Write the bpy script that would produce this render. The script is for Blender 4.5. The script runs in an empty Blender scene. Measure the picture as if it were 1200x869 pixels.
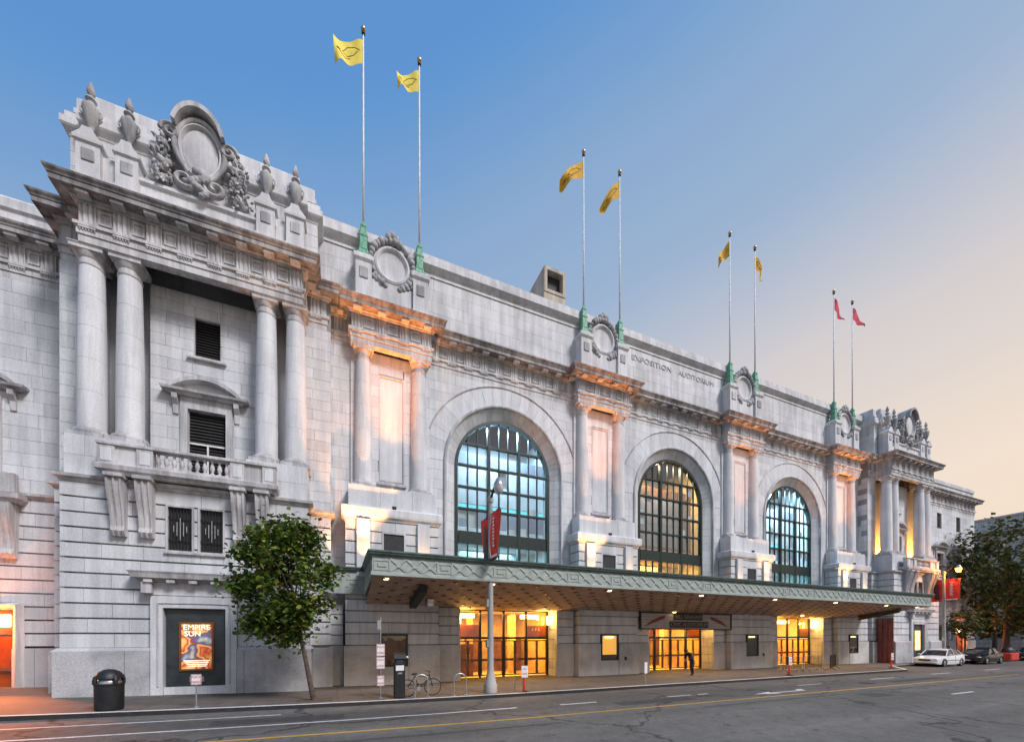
import bpy, math, random
from mathutils import Vector, Matrix
random.seed(7)
R = math.radians
sc = bpy.context.scene
COL = sc.collection
# ------------------------------------------------------------------ camera, sky, sun, exposure
cam = bpy.data.cameras.new('camera'); co = bpy.data.objects.new('camera', cam); COL.objects.link(co); sc.camera = co
CAMZ = 2.4
co.location = (0, 0, CAMZ); co.rotation_euler = (R(90), 0, R(-23.32))
cam.sensor_width = 36; cam.lens = 14.25; cam.shift_y = .2583; cam.clip_end = 3000
w = bpy.data.worlds.new('World'); sc.world = w; w.use_nodes = True
nt = w.node_tree; N = nt.nodes; L = nt.links
SUN_EL, SUN_AZ = 46, 150            # soft evening glow from behind the camera, to the west
sky = N.new('ShaderNodeTexSky'); sky.sky_type = 'NISHITA'; sky.sun_disc = False
sky.sun_elevation = R(SUN_EL); sky.sun_rotation = R(SUN_AZ); sky.air_density = 1; sky.dust_density = 2; sky.ozone_density = 2
tc = N.new('ShaderNodeTexCoord'); sep = N.new('ShaderNodeSeparateXYZ'); L.new(tc.outputs['Generated'], sep.inputs[0])
wnz = N.new('ShaderNodeTexNoise'); wnz.inputs['Scale'].default_value = 2.2; wnz.inputs['Detail'].default_value = 4; L.new(tc.outputs['Generated'], wnz.inputs['Vector'])
mx_ = N.new('ShaderNodeMath'); mx_.operation = 'MULTIPLY_ADD'; mx_.inputs[1].default_value = .25; mx_.inputs[2].default_value = .75
L.new(sep.outputs['X'], mx_.inputs[0])
mz_ = N.new('ShaderNodeMath'); mz_.operation = 'MULTIPLY_ADD'; mz_.inputs[1].default_value = -.95
L.new(sep.outputs['Z'], mz_.inputs[0]); L.new(mx_.outputs[0], mz_.inputs[2])      # .75+.25x-.95z
wn2 = N.new('ShaderNodeMath'); wn2.operation = 'MULTIPLY_ADD'; wn2.inputs[1].default_value = .05; L.new(wnz.outputs['Fac'], wn2.inputs[0]); L.new(mz_.outputs[0], wn2.inputs[2])
wn3 = N.new('ShaderNodeMath'); wn3.operation = 'SUBTRACT'; wn3.inputs[1].default_value = .025; L.new(wn2.outputs[0], wn3.inputs[0])      # faint unevenness of thin high haze
rp = N.new('ShaderNodeValToRGB'); L.new(wn3.outputs[0], rp.inputs[0])
def srgb(r, g, b):
    f = lambda c: ((c/255+.055)/1.055)**2.4 if c > 10 else c/255/12.92
    return (f(r), f(g), f(b), 1)
cr = rp.color_ramp
stops = [(0.0, (92, 146, 206)), (.02, (97, 149, 206)), (.135, (136, 168, 205)), (.27, (156, 178, 206)), (.46, (210, 204, 204)), (.72, (241, 222, 202)), (1.0, (242, 216, 190))]
cr.elements[0].position = stops[0][0]; cr.elements[0].color = srgb(*stops[0][1])
cr.elements[1].position = 1.0; cr.elements[1].color = srgb(*stops[-1][1])
for p, c in stops[1:-1]:
    e = cr.elements.new(p); e.color = srgb(*c)
mixs = N.new('ShaderNodeMix'); mixs.data_type = 'RGBA'; mixs.inputs['Factor'].default_value = .93
nm = N.new('ShaderNodeMix'); nm.data_type = 'RGBA'; nm.blend_type = 'MULTIPLY'; nm.inputs['Factor'].default_value = 1
L.new(sky.outputs[0], nm.inputs[6]); nm.inputs[7].default_value = (.12, .12, .12, 1)
L.new(nm.outputs[2], mixs.inputs[6]); L.new(rp.outputs[0], mixs.inputs[7])
bg = N['Background']; L.new(mixs.outputs[2], bg.inputs[0]); bg.inputs[1].default_value = 1.0
sl = bpy.data.lights.new('sun', 'SUN'); sl.energy = 3.0; sl.angle = R(16); sl.color = (1, .97, .99)
so = bpy.data.objects.new('sun', sl); COL.objects.link(so)
sd = Vector((math.sin(R(SUN_AZ))*math.cos(R(SUN_EL)), math.cos(R(SUN_AZ))*math.cos(R(SUN_EL)), math.sin(R(SUN_EL))))
so.rotation_euler = sd.to_track_quat('Z', 'Y').to_euler()
vs = sc.view_settings; vs.view_transform = 'Standard'; vs.look = 'None'; vs.gamma = 1; vs.use_curve_mapping = False; vs.exposure = 0.1
sc.cycles.use_denoising = True; sc.cycles.max_bounces = 6; sc.cycles.diffuse_bounces = 3; sc.cycles.glossy_bounces = 3
sc.cycles.transparent_max_bounces = 12; sc.cycles.sample_clamp_indirect = 4; sc.cycles.caustics_reflective = False; sc.cycles.caustics_refractive = False

# ------------------------------------------------------------------ mesh helpers
class MB:
    def __init__(s): s.v = []; s.f = []
    def add(s, vs_, fs):
        o = len(s.v); s.v += [tuple(p) for p in vs_]; s.f += [tuple(i+o for i in f) for f in fs]; return s
    def box(s, x0, x1, y0, y1, z0, z1):
        x0, x1 = min(x0, x1), max(x0, x1)
        return s.add([(x0,y0,z0),(x1,y0,z0),(x1,y1,z0),(x0,y1,z0),(x0,y0,z1),(x1,y0,z1),(x1,y1,z1),(x0,y1,z1)],
                     [(0,3,2,1),(4,5,6,7),(0,1,5,4),(1,2,6,5),(2,3,7,6),(3,0,4,7)])
    def bbox(s, x0, x1, y0, y1, z0, z1, b):          # box with chamfered vertical and horizontal edges
        x0, x1 = min(x0, x1), max(x0, x1)
        rings = []
        for z, i in ((z0, b), (z0+b, 0), (z1-b, 0), (z1, b)):
            X0, X1, Y0, Y1 = x0+i, x1-i, y0+i, y1-i
            rings.append([(X0+b,Y0,z),(X1-b,Y0,z),(X1,Y0+b,z),(X1,Y1-b,z),(X1-b,Y1,z),(X0+b,Y1,z),(X0,Y1-b,z),(X0,Y0+b,z)])
        return s.loft(rings, True, True)
    def loft(s, rings, cap0=True, cap1=True, closed=True):
        n = len(rings[0]); o = len(s.v)
        for r in rings: s.v += [tuple(p) for p in r]
        for k in range(len(rings)-1):
            for i in range(n if closed else n-1):
                j = (i+1) % n
                s.f.append((o+k*n+i, o+k*n+j, o+(k+1)*n+j, o+(k+1)*n+i))
        if cap0: s.f.append(tuple(o+i for i in reversed(range(n))))
        if cap1: s.f.append(tuple(o+(len(rings)-1)*n+i for i in range(n)))
        return s
    def prism(s, poly, a0, a1, ax='y'):               # poly of (u,z) extruded in y, or (x,y) in z, or (y,z) in x
        m = {'y': lambda p, a: (p[0], a, p[1]), 'z': lambda p, a: (p[0], p[1], a), 'x': lambda p, a: (a, p[0], p[1])}[ax]
        return s.loft([[m(p, a0) for p in poly], [m(p, a1) for p in poly]])
    def lathe(s, prof, n=16, c=(0, 0), a0=0., a1=2*math.pi):
        full = abs(a1-a0-2*math.pi) < 1e-6
        k = n if full else n+1
        rings = [[(c[0]+r*math.cos(a0+(a1-a0)*i/n), c[1]+r*math.sin(a0+(a1-a0)*i/n), z) for i in range(k)] for r, z in prof]
        return s.loft(rings, True, True, full)
    def tube(s, pts, r, n=8, cap=True):
        pts = [Vector(p) for p in pts]; rr = r if isinstance(r, (list, tuple)) else [r]*len(pts)
        rings = []; up = None
        for i, p in enumerate(pts):
            t = (pts[min(i+1, len(pts)-1)]-pts[max(i-1, 0)]).normalized()
            if up is None: up = Vector((0,0,1)) if abs(t.z) < .9 else Vector((1,0,0))
            a = t.cross(up).normalized(); b = a.cross(t).normalized(); up = b
            rings.append([p+(a*math.cos(2*math.pi*k/n)+b*math.sin(2*math.pi*k/n))*rr[i] for k in range(n)])
        return s.loft(rings, cap, cap)
    def ring(s, pts, r, n=6):                          # closed tube
        pts = [Vector(p) for p in pts]; m = len(pts); c = sum(pts, Vector())/m; o = len(s.v)
        for i, p in enumerate(pts):
            t = (pts[(i+1) % m]-pts[i-1]).normalized(); a = (p-c).normalized(); b = t.cross(a).normalized()
            s.v += [tuple(p+(a*math.cos(2*math.pi*k/n)+b*math.sin(2*math.pi*k/n))*r) for k in range(n)]
        for i in range(m):
            for k in range(n):
                s.f.append((o+i*n+k, o+i*n+(k+1) % n, o+((i+1) % m)*n+(k+1) % n, o+((i+1) % m)*n+k))
        return s
    def sweep(s, path, prof, closed_prof=True):        # prof of (out, z) along a plan path; outward is to the right of travel
        P = [Vector(p) for p in path]; rings = []
        for i, p in enumerate(P):
            ns = []
            for a, b in ((i-1, i), (i, i+1)):
                if 0 <= a and b < len(P):
                    d = (P[b]-P[a]).normalized(); ns.append(Vector((d.y, -d.x)))
            m = ns[0] if len(ns) == 1 else (ns[0]+ns[1])/(1+ns[0].dot(ns[1]))
            rings.append([(p.x+m.x*o, p.y+m.y*o, z) for o, z in prof])
        return s.loft(rings, True, True, closed_prof)
    def blob(s, c, r, n=6, m=4, sq=(1, 1, 1)):
        rings = []
        for i in range(1, m):
            t = math.pi*i/m
            rings.append([(c[0]+sq[0]*r*math.sin(t)*math.cos(2*math.pi*k/n), c[1]+sq[1]*r*math.sin(t)*math.sin(2*math.pi*k/n), c[2]-sq[2]*r*math.cos(t)) for k in range(n)])
        return s.loft(rings)
    def mesh(s, name, mat, smooth=False, ang=None):
        m = bpy.data.meshes.new(name); m.from_pydata(s.v, [], s.f); m.validate(); m.update()
        if mat: m.materials.append(mat)
        if smooth:
            m.polygons.foreach_set('use_smooth', [True]*len(m.polygons))
            if ang: m.set_sharp_from_angle(angle=R(ang))
        return m
def link(name, data, parent=None, loc=(0,0,0), rot=(0,0,0), scale=(1,1,1)):
    o = bpy.data.objects.new(name, data); COL.objects.link(o); o.parent = parent
    o.location = loc; o.rotation_euler = rot; o.scale = scale
    return o
def mk(name, mb, mat, parent=None, smooth=False, ang=40, loc=(0,0,0), rot=(0,0,0), kind=None):
    o = link(name, mb.mesh(name, mat, smooth, ang), parent, loc, rot)
    if kind: o['kind'] = kind
    return o
def thing(name, label, cat, loc=(0,0,0), rz=0, group=None):
    o = link(name, None, None, loc, (0,0,rz)); tag(o, label, cat, group); return o
def tag(o, label, cat, group=None):
    o['label'] = label; o['category'] = cat
    if group: o['group'] = group
    return o
def copy_tree(o, parent=None):
    c = o.copy(); COL.objects.link(c); c.parent = parent
    for ch in list(o.children): copy_tree(ch, c)
    return c
def text_mesh(s, size, mat, depth=.01, cx='CENTER'):
    cu = bpy.data.curves.new('lettering', 'FONT'); cu.body = s; cu.size = size; cu.extrude = depth; cu.align_x = cx; cu.align_y = 'CENTER'
    cu.resolution_u = 3
    ob = bpy.data.objects.new('lettering_tmp', cu); COL.objects.link(ob)
    dg = bpy.context.evaluated_depsgraph_get()
    me = bpy.data.meshes.new_from_object(ob.evaluated_get(dg)); bpy.data.objects.remove(ob); bpy.data.curves.remove(cu)
    me.materials.clear(); me.materials.append(mat); return me
def light(name, kind, loc, energy, color, parent=None, size=.2, rot=(0,0,0), spot=None, blend=.5):
    l = bpy.data.lights.new(name, kind); l.energy = energy; l.color = color
    if kind == 'AREA':
        l.size = size if not isinstance(size, tuple) else size[0]
        if isinstance(size, tuple): l.shape = 'RECTANGLE'; l.size_y = size[1]
    else: l.shadow_soft_size = size
    if spot: l.spot_size = R(spot); l.spot_blend = blend
    return link(name, l, parent, loc, rot)
def gz(x):                                             # ground height of the pavement along the street
    return .0009*(8-x)**2 if -12 < x < 8 else (0 if x >= 8 else .36+.036*(-12-x))

# ------------------------------------------------------------------ materials
MATS = {}
def newmat(name):
    m = bpy.data.materials.new(name); m.use_nodes = True; MATS[name] = m
    return m, m.node_tree, m.node_tree.nodes['Principled BSDF']
def nodes_noise(t, pos, scale, detail=4, rough=.55, sc_=(1,1,1)):
    mp = t.nodes.new('ShaderNodeMapping'); mp.inputs['Scale'].default_value = sc_; t.links.new(pos, mp.inputs[0])
    n = t.nodes.new('ShaderNodeTexNoise'); n.inputs['Scale'].default_value = scale; n.inputs['Detail'].default_value = detail; n.inputs['Roughness'].default_value = rough
    t.links.new(mp.outputs[0], n.inputs['Vector']); return n.outputs['Fac']
def ramp(t, fac, pts):
    r = t.nodes.new('ShaderNodeValToRGB'); t.links.new(fac, r.inputs[0]); e = r.color_ramp.elements
    e[0].position, e[0].color = pts[0][0], (*pts[0][1], 1) if len(pts[0][1]) == 3 else pts[0][1]
    e[1].position, e[1].color = pts[-1][0], (*pts[-1][1], 1) if len(pts[-1][1]) == 3 else pts[-1][1]
    for p, c in pts[1:-1]:
        k = e.new(p); k.color = (*c, 1)
    return r.outputs[0]
def mixc(t, a, b, fac, mode='MULTIPLY'):
    m = t.nodes.new('ShaderNodeMix'); m.data_type = 'RGBA'; m.blend_type = mode
    for v, i in ((a, 6), (b, 7)):
        if hasattr(v, 'links'): t.links.new(v, m.inputs[i])
        else: m.inputs[i].default_value = (*v, 1) if len(v) == 3 else v
    if hasattr(fac, 'links'): t.links.new(fac, m.inputs['Factor'])
    else: m.inputs['Factor'].default_value = fac
    return m.outputs[2]
def mat_stone(name, col, var=.12, stain=.5, streak=.45, rough=.8, bump=.25, speck=.1):
    m, t, b = newmat(name)
    pos = t.nodes.new('ShaderNodeNewGeometry').outputs['Position']
    geo = t.nodes.new('ShaderNodeNewGeometry'); oi = t.nodes.new('ShaderNodeObjectInfo')
    ad = t.nodes.new('ShaderNodeMath'); ad.operation = 'ADD'; t.links.new(geo.outputs['Random Per Island'], ad.inputs[0]); t.links.new(oi.outputs['Random'], ad.inputs[1])
    fr = t.nodes.new('ShaderNodeMath'); fr.operation = 'FRACT'; t.links.new(ad.outputs[0], fr.inputs[0])
    c = ramp(t, fr.outputs[0], [(0, tuple(x*(1-var) for x in col)), (.5, col), (1, tuple(min(.9, x*(1+var*.6)) for x in col))])
    big = ramp(t, nodes_noise(t, pos, .45, 5, .62), [(.36, (.52, .53, .56)), (.55, (1, 1, 1)), (.8, (1.06, 1.04, 1.0))])
    c = mixc(t, c, big, stain)
    stk = ramp(t, nodes_noise(t, pos, 1.0, 5, .7, (2.6, 2.6, .16)), [(.42, (.36, .35, .36)), (.58, (1, 1, 1)), (1, (1, 1, 1))])
    c = mixc(t, c, stk, streak)
    fine = ramp(t, nodes_noise(t, pos, 38, 3, .6), [(.3, (1-speck*2,)*3), (.7, (1+speck,)*3)])
    c = mixc(t, c, fine, 1)
    t.links.new(c, b.inputs['Base Color']); b.inputs['Roughness'].default_value = rough
    bp = t.nodes.new('ShaderNodeBump'); bp.inputs['Strength'].default_value = bump; bp.inputs['Distance'].default_value = .02
    t.links.new(nodes_noise(t, pos, 14, 5, .65), bp.inputs['Height']); t.links.new(bp.outputs[0], b.inputs['Normal'])
    return m
def mat_plain(name, col, rough=.5, metal=0., noise=.12, nscale=6, bump=.1, spec=.5):
    m, t, b = newmat(name)
    pos = t.nodes.new('ShaderNodeTexCoord').outputs['Object']
    c = mixc(t, col, ramp(t, nodes_noise(t, pos, nscale, 5, .6), [(.3, (1-noise*2.2,)*3), (.7, (1+noise,)*3)]), 1)
    t.links.new(c, b.inputs['Base Color']); b.inputs['Roughness'].default_value = rough; b.inputs['Metallic'].default_value = metal
    b.inputs['Specular IOR Level'].default_value = spec
    if bump:
        bp = t.nodes.new('ShaderNodeBump'); bp.inputs['Strength'].default_value = bump; bp.inputs['Distance'].default_value = .01
        t.links.new(nodes_noise(t, pos, nscale*5, 4), bp.inputs['Height']); t.links.new(bp.outputs[0], b.inputs['Normal'])
    return m
def mat_emit(name, col, s):
    m, t, b = newmat(name); b.inputs['Base Color'].default_value = (*col, 1); b.inputs['Emission Color'].default_value = (*col, 1); b.inputs['Emission Strength'].default_value = s
    return m
def mat_glass(name, tint, refl=.12, rough=.02):
    m, t, b = newmat(name); t.nodes.remove(b)
    out = t.nodes['Material Output']
    tr = t.nodes.new('ShaderNodeBsdfTransparent'); tr.inputs[0].default_value = (*tint, 1)
    gl = t.nodes.new('ShaderNodeBsdfGlossy'); gl.inputs['Roughness'].default_value = rough; gl.inputs[0].default_value = (.9, .95, 1, 1)
    fz = t.nodes.new('ShaderNodeFresnel'); gb = t.nodes.new('ShaderNodeNewGeometry'); im = t.nodes.new('ShaderNodeMath'); im.operation = 'MULTIPLY_ADD'; im.inputs[1].default_value = -.8333; im.inputs[2].default_value = 1.5
    t.links.new(gb.outputs['Backfacing'], im.inputs[0]); t.links.new(im.outputs[0], fz.inputs['IOR'])   # same reflectance from either side of a thin pane
    ad = t.nodes.new('ShaderNodeMath'); ad.operation = 'ADD'; ad.inputs[1].default_value = refl; t.links.new(fz.outputs[0], ad.inputs[0])
    mx = t.nodes.new('ShaderNodeMixShader'); t.links.new(ad.outputs[0], mx.inputs[0]); t.links.new(tr.outputs[0], mx.inputs[1]); t.links.new(gl.outputs[0], mx.inputs[2])
    pos = t.nodes.new('ShaderNodeNewGeometry').outputs['Position']
    bp = t.nodes.new('ShaderNodeBump'); bp.inputs['Strength'].default_value = .06; bp.inputs['Distance'].default_value = .05
    t.links.new(nodes_noise(t, pos, 1.3, 2), bp.inputs['Height']); t.links.new(bp.outputs[0], gl.inputs['Normal'])
    t.links.new(mx.outputs[0], out.inputs[0]); return m
STONE = mat_stone('granite_ashlar', (.685, .69, .70), .11, .28, .26)
RUST = mat_stone('granite_rusticated', (.655, .66, .67), .10, .28, .26)
TRIM = mat_stone('granite_trim', (.64, .625, .62), .06, .5, .55)
ATTIC = mat_stone('granite_attic', (.72, .71, .705), .08, .36, .34)
BASE = mat_stone('granite_base', (.52, .52, .525), .08, .7, .12, bump=.5, speck=.16)
CORN = mat_stone('weathered_cornice', (.46, .435, .42), .08, .9, .8)
SHAFT = mat_stone('granite_shaft', (.725, .725, .73), .05, .28, .26)
ORN = mat_stone('carved_granite', (.56, .55, .54), .1, .9, .6, bump=.7)
CORE = mat_stone('joint_mortar', (.33, .33, .33), .02, .4, .3)
BRONZE = mat_plain('green_bronze', (.012, .027, .023), .4, .2, .2)
COPPER = mat_plain('verdigris_copper', (.36, .405, .365), .7, .02, .13, 3)
COPPERD = mat_plain('verdigris_dark', (.10, .145, .13), .6, .1, .2, 3)
PATINA = mat_plain('bright_verdigris', (.16, .42, .27), .6, 0, .3, 8)
BLACK = mat_plain('black_metal', (.018, .018, .02), .5, .2, .15)
DARK = mat_plain('dark_interior', (.03, .03, .032), .7, 0, .2)
LOUVRE = mat_plain('dark_louvre', (.045, .042, .04), .6, 0, .2)
STEEL = mat_plain('galvanised_steel', (.42, .43, .44), .4, .7, .15, 10)
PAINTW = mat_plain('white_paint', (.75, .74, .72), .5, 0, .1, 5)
REDP = mat_plain('red_paint', (.62, .04, .03), .45, 0, .12)
REDD = mat_plain('dull_red_door', (.30, .075, .06), .55, 0, .2, 2)
BANNER = mat_plain('red_banner_cloth', (.85, .055, .03), .8, 0, .1, 3)
SOFFIT = mat_plain('canopy_soffit', (.46, .34, .27), .8, 0, .15, 2)
WOODO = mat_plain('ochre_lobby', (.66, .46, .18), .6, 0, .15, 2)
WOODD = mat_plain('brown_door', (.16, .06, .025), .5, 0, .3, 2)
SIGNO = mat_plain('orange_sign', (.55, .13, .02), .6, 0, .2, 2)
GLASS = mat_glass('window_glass', (.80, .90, .93), .10)
GLASSD = mat_glass('door_glass', (.92, .82, .62), .02)
ROOMW = mat_plain('pale_room', (.6, .62, .62), .8, 0, .1, 1)
LAMPW = mat_emit('warm_lamp', (1, .72, .38), 7)
LAMPY = mat_emit('lobby_tube', (1, .78, .4), 10)
SLATE = mat_plain('slate_gallery_front', (.20, .21, .26), .7, 0, .1, 1)
TEAL = mat_emit('teal_glow_band', (.12, .6, .62), .55)  # glow put into a gallery board for the teal band behind the panes
CONC = mat_stone('concrete_post', (.42, .40, .37), .05, .4, .3)
BRASS = mat_plain('dull_gold', (.5, .4, .2), .35, .6, .1)
SIGNW = mat_plain('sign_white', (.78, .77, .76), .5, 0, .06)
INK = mat_plain('sign_ink', (.02, .02, .02), .6, 0, .05)
REDINK = mat_plain('sign_red', (.55, .05, .05), .5, 0, .05)
ROOFB = mat_stone('beige_render', (.62, .53, .41), .05, .4, .5)

# ------------------------------------------------------------------ the auditorium
BLD = thing('auditorium_building', 'long pale granite auditorium with three arched windows and a green entrance canopy', 'building', (21.75, 22, 0))
BOFF = Vector((-21.75, -22, 0))
def B(name, mb, mat, parent=None, smooth=False, ang=40, kind=None):      # a part of the building given in world coordinates
    par = parent or BLD
    o = mk(name, mb, mat, par, smooth, ang, kind=kind)
    if parent is None: o.location = BOFF
    return o
def Bi(name, mesh, loc, rot=(0,0,0), scale=(1,1,1), parent=None):        # instance of a shared mesh
    if parent is None: return link(name, mesh, BLD, Vector(loc)+BOFF, rot, scale)
    return link(name, mesh, parent, loc, rot, scale)
C0 = 21.75; PC = [2.55, 15.35, 28.15, 40.95]; BAY = [8.95, 21.75, 34.55]
PAV = [(-5.03, 1), (48.53, -1)]
YW, YP, YPED = 21.55, 20.95, 20.5
ZB, ZT = 9.6, 16.6
def mirr(h): return h + [(2*C0-x, y) for x, y in reversed(h)]
HALF = [(-34, 22.7), (-9.6, 22.7), (-9.6, 20.8), (-8.56, 20.8), (-8.56, 19.55), (-1.34, 19.55), (-1.34, 20.8), (-.45, 20.8), (-.45, YW)]
for pc in PC[:2]: HALF += [(pc-1.95, YW), (pc-1.95, YP), (pc+1.95, YP), (pc+1.95, YW)]
PATH = mirr(HALF); PATH[-1] = (70.2, 22.7); PATH.append((70.2, 40))
# ---- stonework: every block is collected, the 300 that show largest become parts of their own
STONES = []
def px(p):
    x, y, z = p; r = x*.9183-y*.3959; f = x*.3959+y*.9183
    return (600+475*r/f, 744.5-475*(z-CAMZ)/f) if f > 1 else (-9999, 0)
def subtract(rects, h):
    out = []
    for (a, b, c, d) in rects:
        if b <= h[0] or a >= h[1] or d <= h[2] or c >= h[3]: out.append((a, b, c, d)); continue
        if a < h[0]: out.append((a, h[0], c, d))
        if b > h[1]: out.append((h[1], b, c, d))
        m0, m1 = max(a, h[0]), min(b, h[1])
        if c < h[2]: out.append((m0, m1, c, h[2]))
        if d > h[3]: out.append((m0, m1, h[3], d))
    return out
def course(side, pos, u0, u1, z0, z1, ch, bl, mat, gh=.018, gv=.014, dep=.28, holes=(), proud=.004, limit=None):
    """stones of one wall face: side f faces the street, l faces -x, r faces +x"""
    n = max(1, round((z1-z0)/ch)); dz = (z1-z0)/n
    for k in range(n):
        a, b = z0+k*dz, z0+(k+1)*dz
        lo, hi = u0, u1; cuts = [lo]
        x = lo+(bl*.5 if k % 2 else bl)*random.uniform(.85, 1.15)
        while x < hi-bl*.35: cuts.append(x); x += bl*random.uniform(.8, 1.2)
        cuts.append(hi)
        for p, q in zip(cuts, cuts[1:]):
            rects = [(p, q, a, b)]
            for h in holes: rects = subtract(rects, h)
            for (r0, r1, c0, c1) in rects:
                if r1-r0 < .06 or c1-c0 < .06: continue
                if limit and not limit(r0, r1, c0, c1): continue
                o = random.uniform(-proud, proud)
                g = (r0+gv/2, r1-gv/2, c0+gh/2, c1-gh/2)
                if side == 'f': STONES.append((g[0], g[1], pos+o, pos+dep, g[2], g[3], mat))
                elif side == 'l': STONES.append((pos+o, pos+dep, g[0], g[1], g[2], g[3], mat))
                else: STONES.append((pos-dep, pos-o, g[0], g[1], g[2], g[3], mat))
def core(name, x0, x1, y0, y1, z0, z1, mat=None): return B(name, MB().box(x0, x1, y0, y1, z0, z1), mat or CORE)
def ring_frame(x0, x1, z0, z1, w_, y0, y1):           # rectangular frame as one connected mesh
    m = MB(); o = [(x0-w_, z0-w_), (x1+w_, z0-w_), (x1+w_, z1+w_), (x0-w_, z1+w_)]; i = [(x0, z0), (x1, z0), (x1, z1), (x0, z1)]
    vs_ = [(x, y0, z) for x, z in o]+[(x, y0, z) for x, z in i]+[(x, y1, z) for x, z in o]+[(x, y1, z) for x, z in i]
    fs = []
    for k in range(4):
        j = (k+1) % 4
        fs += [(k, j, 4+j, 4+k), (8+k, 12+k, 12+j, 8+j), (k, 8+k, 8+j, j), (4+k, 4+j, 12+j, 12+k)]
    return m.add(vs_, fs)
# ---- masses behind the stone skin
core('hall_block', -9.7, 53.2, 27.6, 70, -.3, 21.6, STONE)
core('roof_slab', -9.7, 53.2, 21.9, 27.7, 21.62, 21.9, STONE)
for pc in PC:
    core('pier_core', pc-2.82, pc+2.82, YW+.04, 27.6, -.3, 18.4)
for a, b in ((-.6, .7), (42.8, 44.1)):
    core('link_wall_core', a, b, YW+.08, 27.6, -.3, 18.4); course('f', YW, a, b, 3.5, ZT, .55, .8, STONE, .010, .009, .2)
for c in BAY:
    core('attic_core', c-3.6, c+3.6, 22.6, 27.6, 15.3, 21.6); core('canopy_core', c-3.6, c+3.6, 22.25, 27.6, 3.95, 5.5)
# ---- entablature, swept round every break of the front
B('architrave', MB().sweep(PATH, [(-.35, ZT), (0, ZT), (0, 16.86), (.04, 16.87), (.04, 17.12), (.11, 17.13), (.11, 17.24), (-.35, 17.24)]), TRIM)
B('frieze', MB().sweep(PATH, [(-.35, 17.22), (-.01, 17.22), (-.01, 18.0), (-.35, 18.0)]), TRIM)
B('bed_moulding', MB().sweep(PATH, [(-.35, 17.94), (.06, 17.94), (.1, 17.98), (.1, 18.02), (.17, 18.08), (.17, 18.13), (-.35, 18.13)]), TRIM)
B('cornice', MB().sweep(PATH, [(-.35, 18.12), (.5, 18.12), (.5, 18.10), (.54, 18.10), (.54, 18.27), (.57, 18.28), (.59, 18.33), (.65, 18.4), (.67, 18.46), (.63, 18.46), (-.2, 18.58), (-.35, 18.58)]), CORN)
trig = MB()
prof = [(-.23, .07)]
for g in (-.155, 0, .155):
    prof += [(g-.05, .07), (g, .02), (g+.05, .07)]
prof += [(.23, .07)]
trig.prism([(-.23, -.05)][:0]+[(x, -y) for x, y in prof]+[(.23, .02), (-.23, .02)], 17.25, 17.93, 'z')
TRIG = trig.mesh('triglyph', TRIM)
reg = MB().box(-.24, .24, -.10, .0, 17.06, 17.12)
for k in range(6): reg.lathe([(.022, 16.995), (.03, 17.06)], 6, (-.2+.08*k, -.06))
REG = reg.mesh('regula', TRIM)
MUT = MB().bbox(-.19, .19, -.47, -.12, 17.985, 18.125, .015).mesh('mutule', TRIM)
MET = ring_frame(-.12, .12, 17.42, 17.78, .05, -.035, .0).mesh('metope', TRIM)
for (ax, ay), (bx, by) in zip(PATH, PATH[1:]):
    d = Vector((bx-ax, by-ay)); ln = d.length
    if ln < .55 or ax < -14 and False: continue
    d.normalize(); rot = math.atan2(d.y, d.x)
    if ay < by and ax < C0 - 2 and abs(d.x) < .1: pass
    if ln < .7: spots = []
    elif ln < 1.4: spots = [ln/2]
    else:
        n = max(2, round(ln/.92)); st = (ln-.56)/(n-1) if n > 1 else 0; spots = [.28+k*st for k in range(n)]
    for s_ in spots:
        X, Y = ax+d.x*s_, ay+d.y*s_
        if X < -15: continue
        Bi('triglyph', TRIG, (X, Y, 0), (0,0,rot)); Bi('guttae', REG, (X, Y, 0), (0,0,rot)); Bi('mutule', MUT, (X, Y, 0), (0,0,rot))
    for a, b in zip(spots, spots[1:]):
        X, Y = ax+d.x*(a+b)/2, ay+d.y*(a+b)/2
        if X > -15: Bi('metope', MET, (X, Y, 0), (0,0,rot), ((b-a-.46)/.46, 1, 1))
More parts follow.
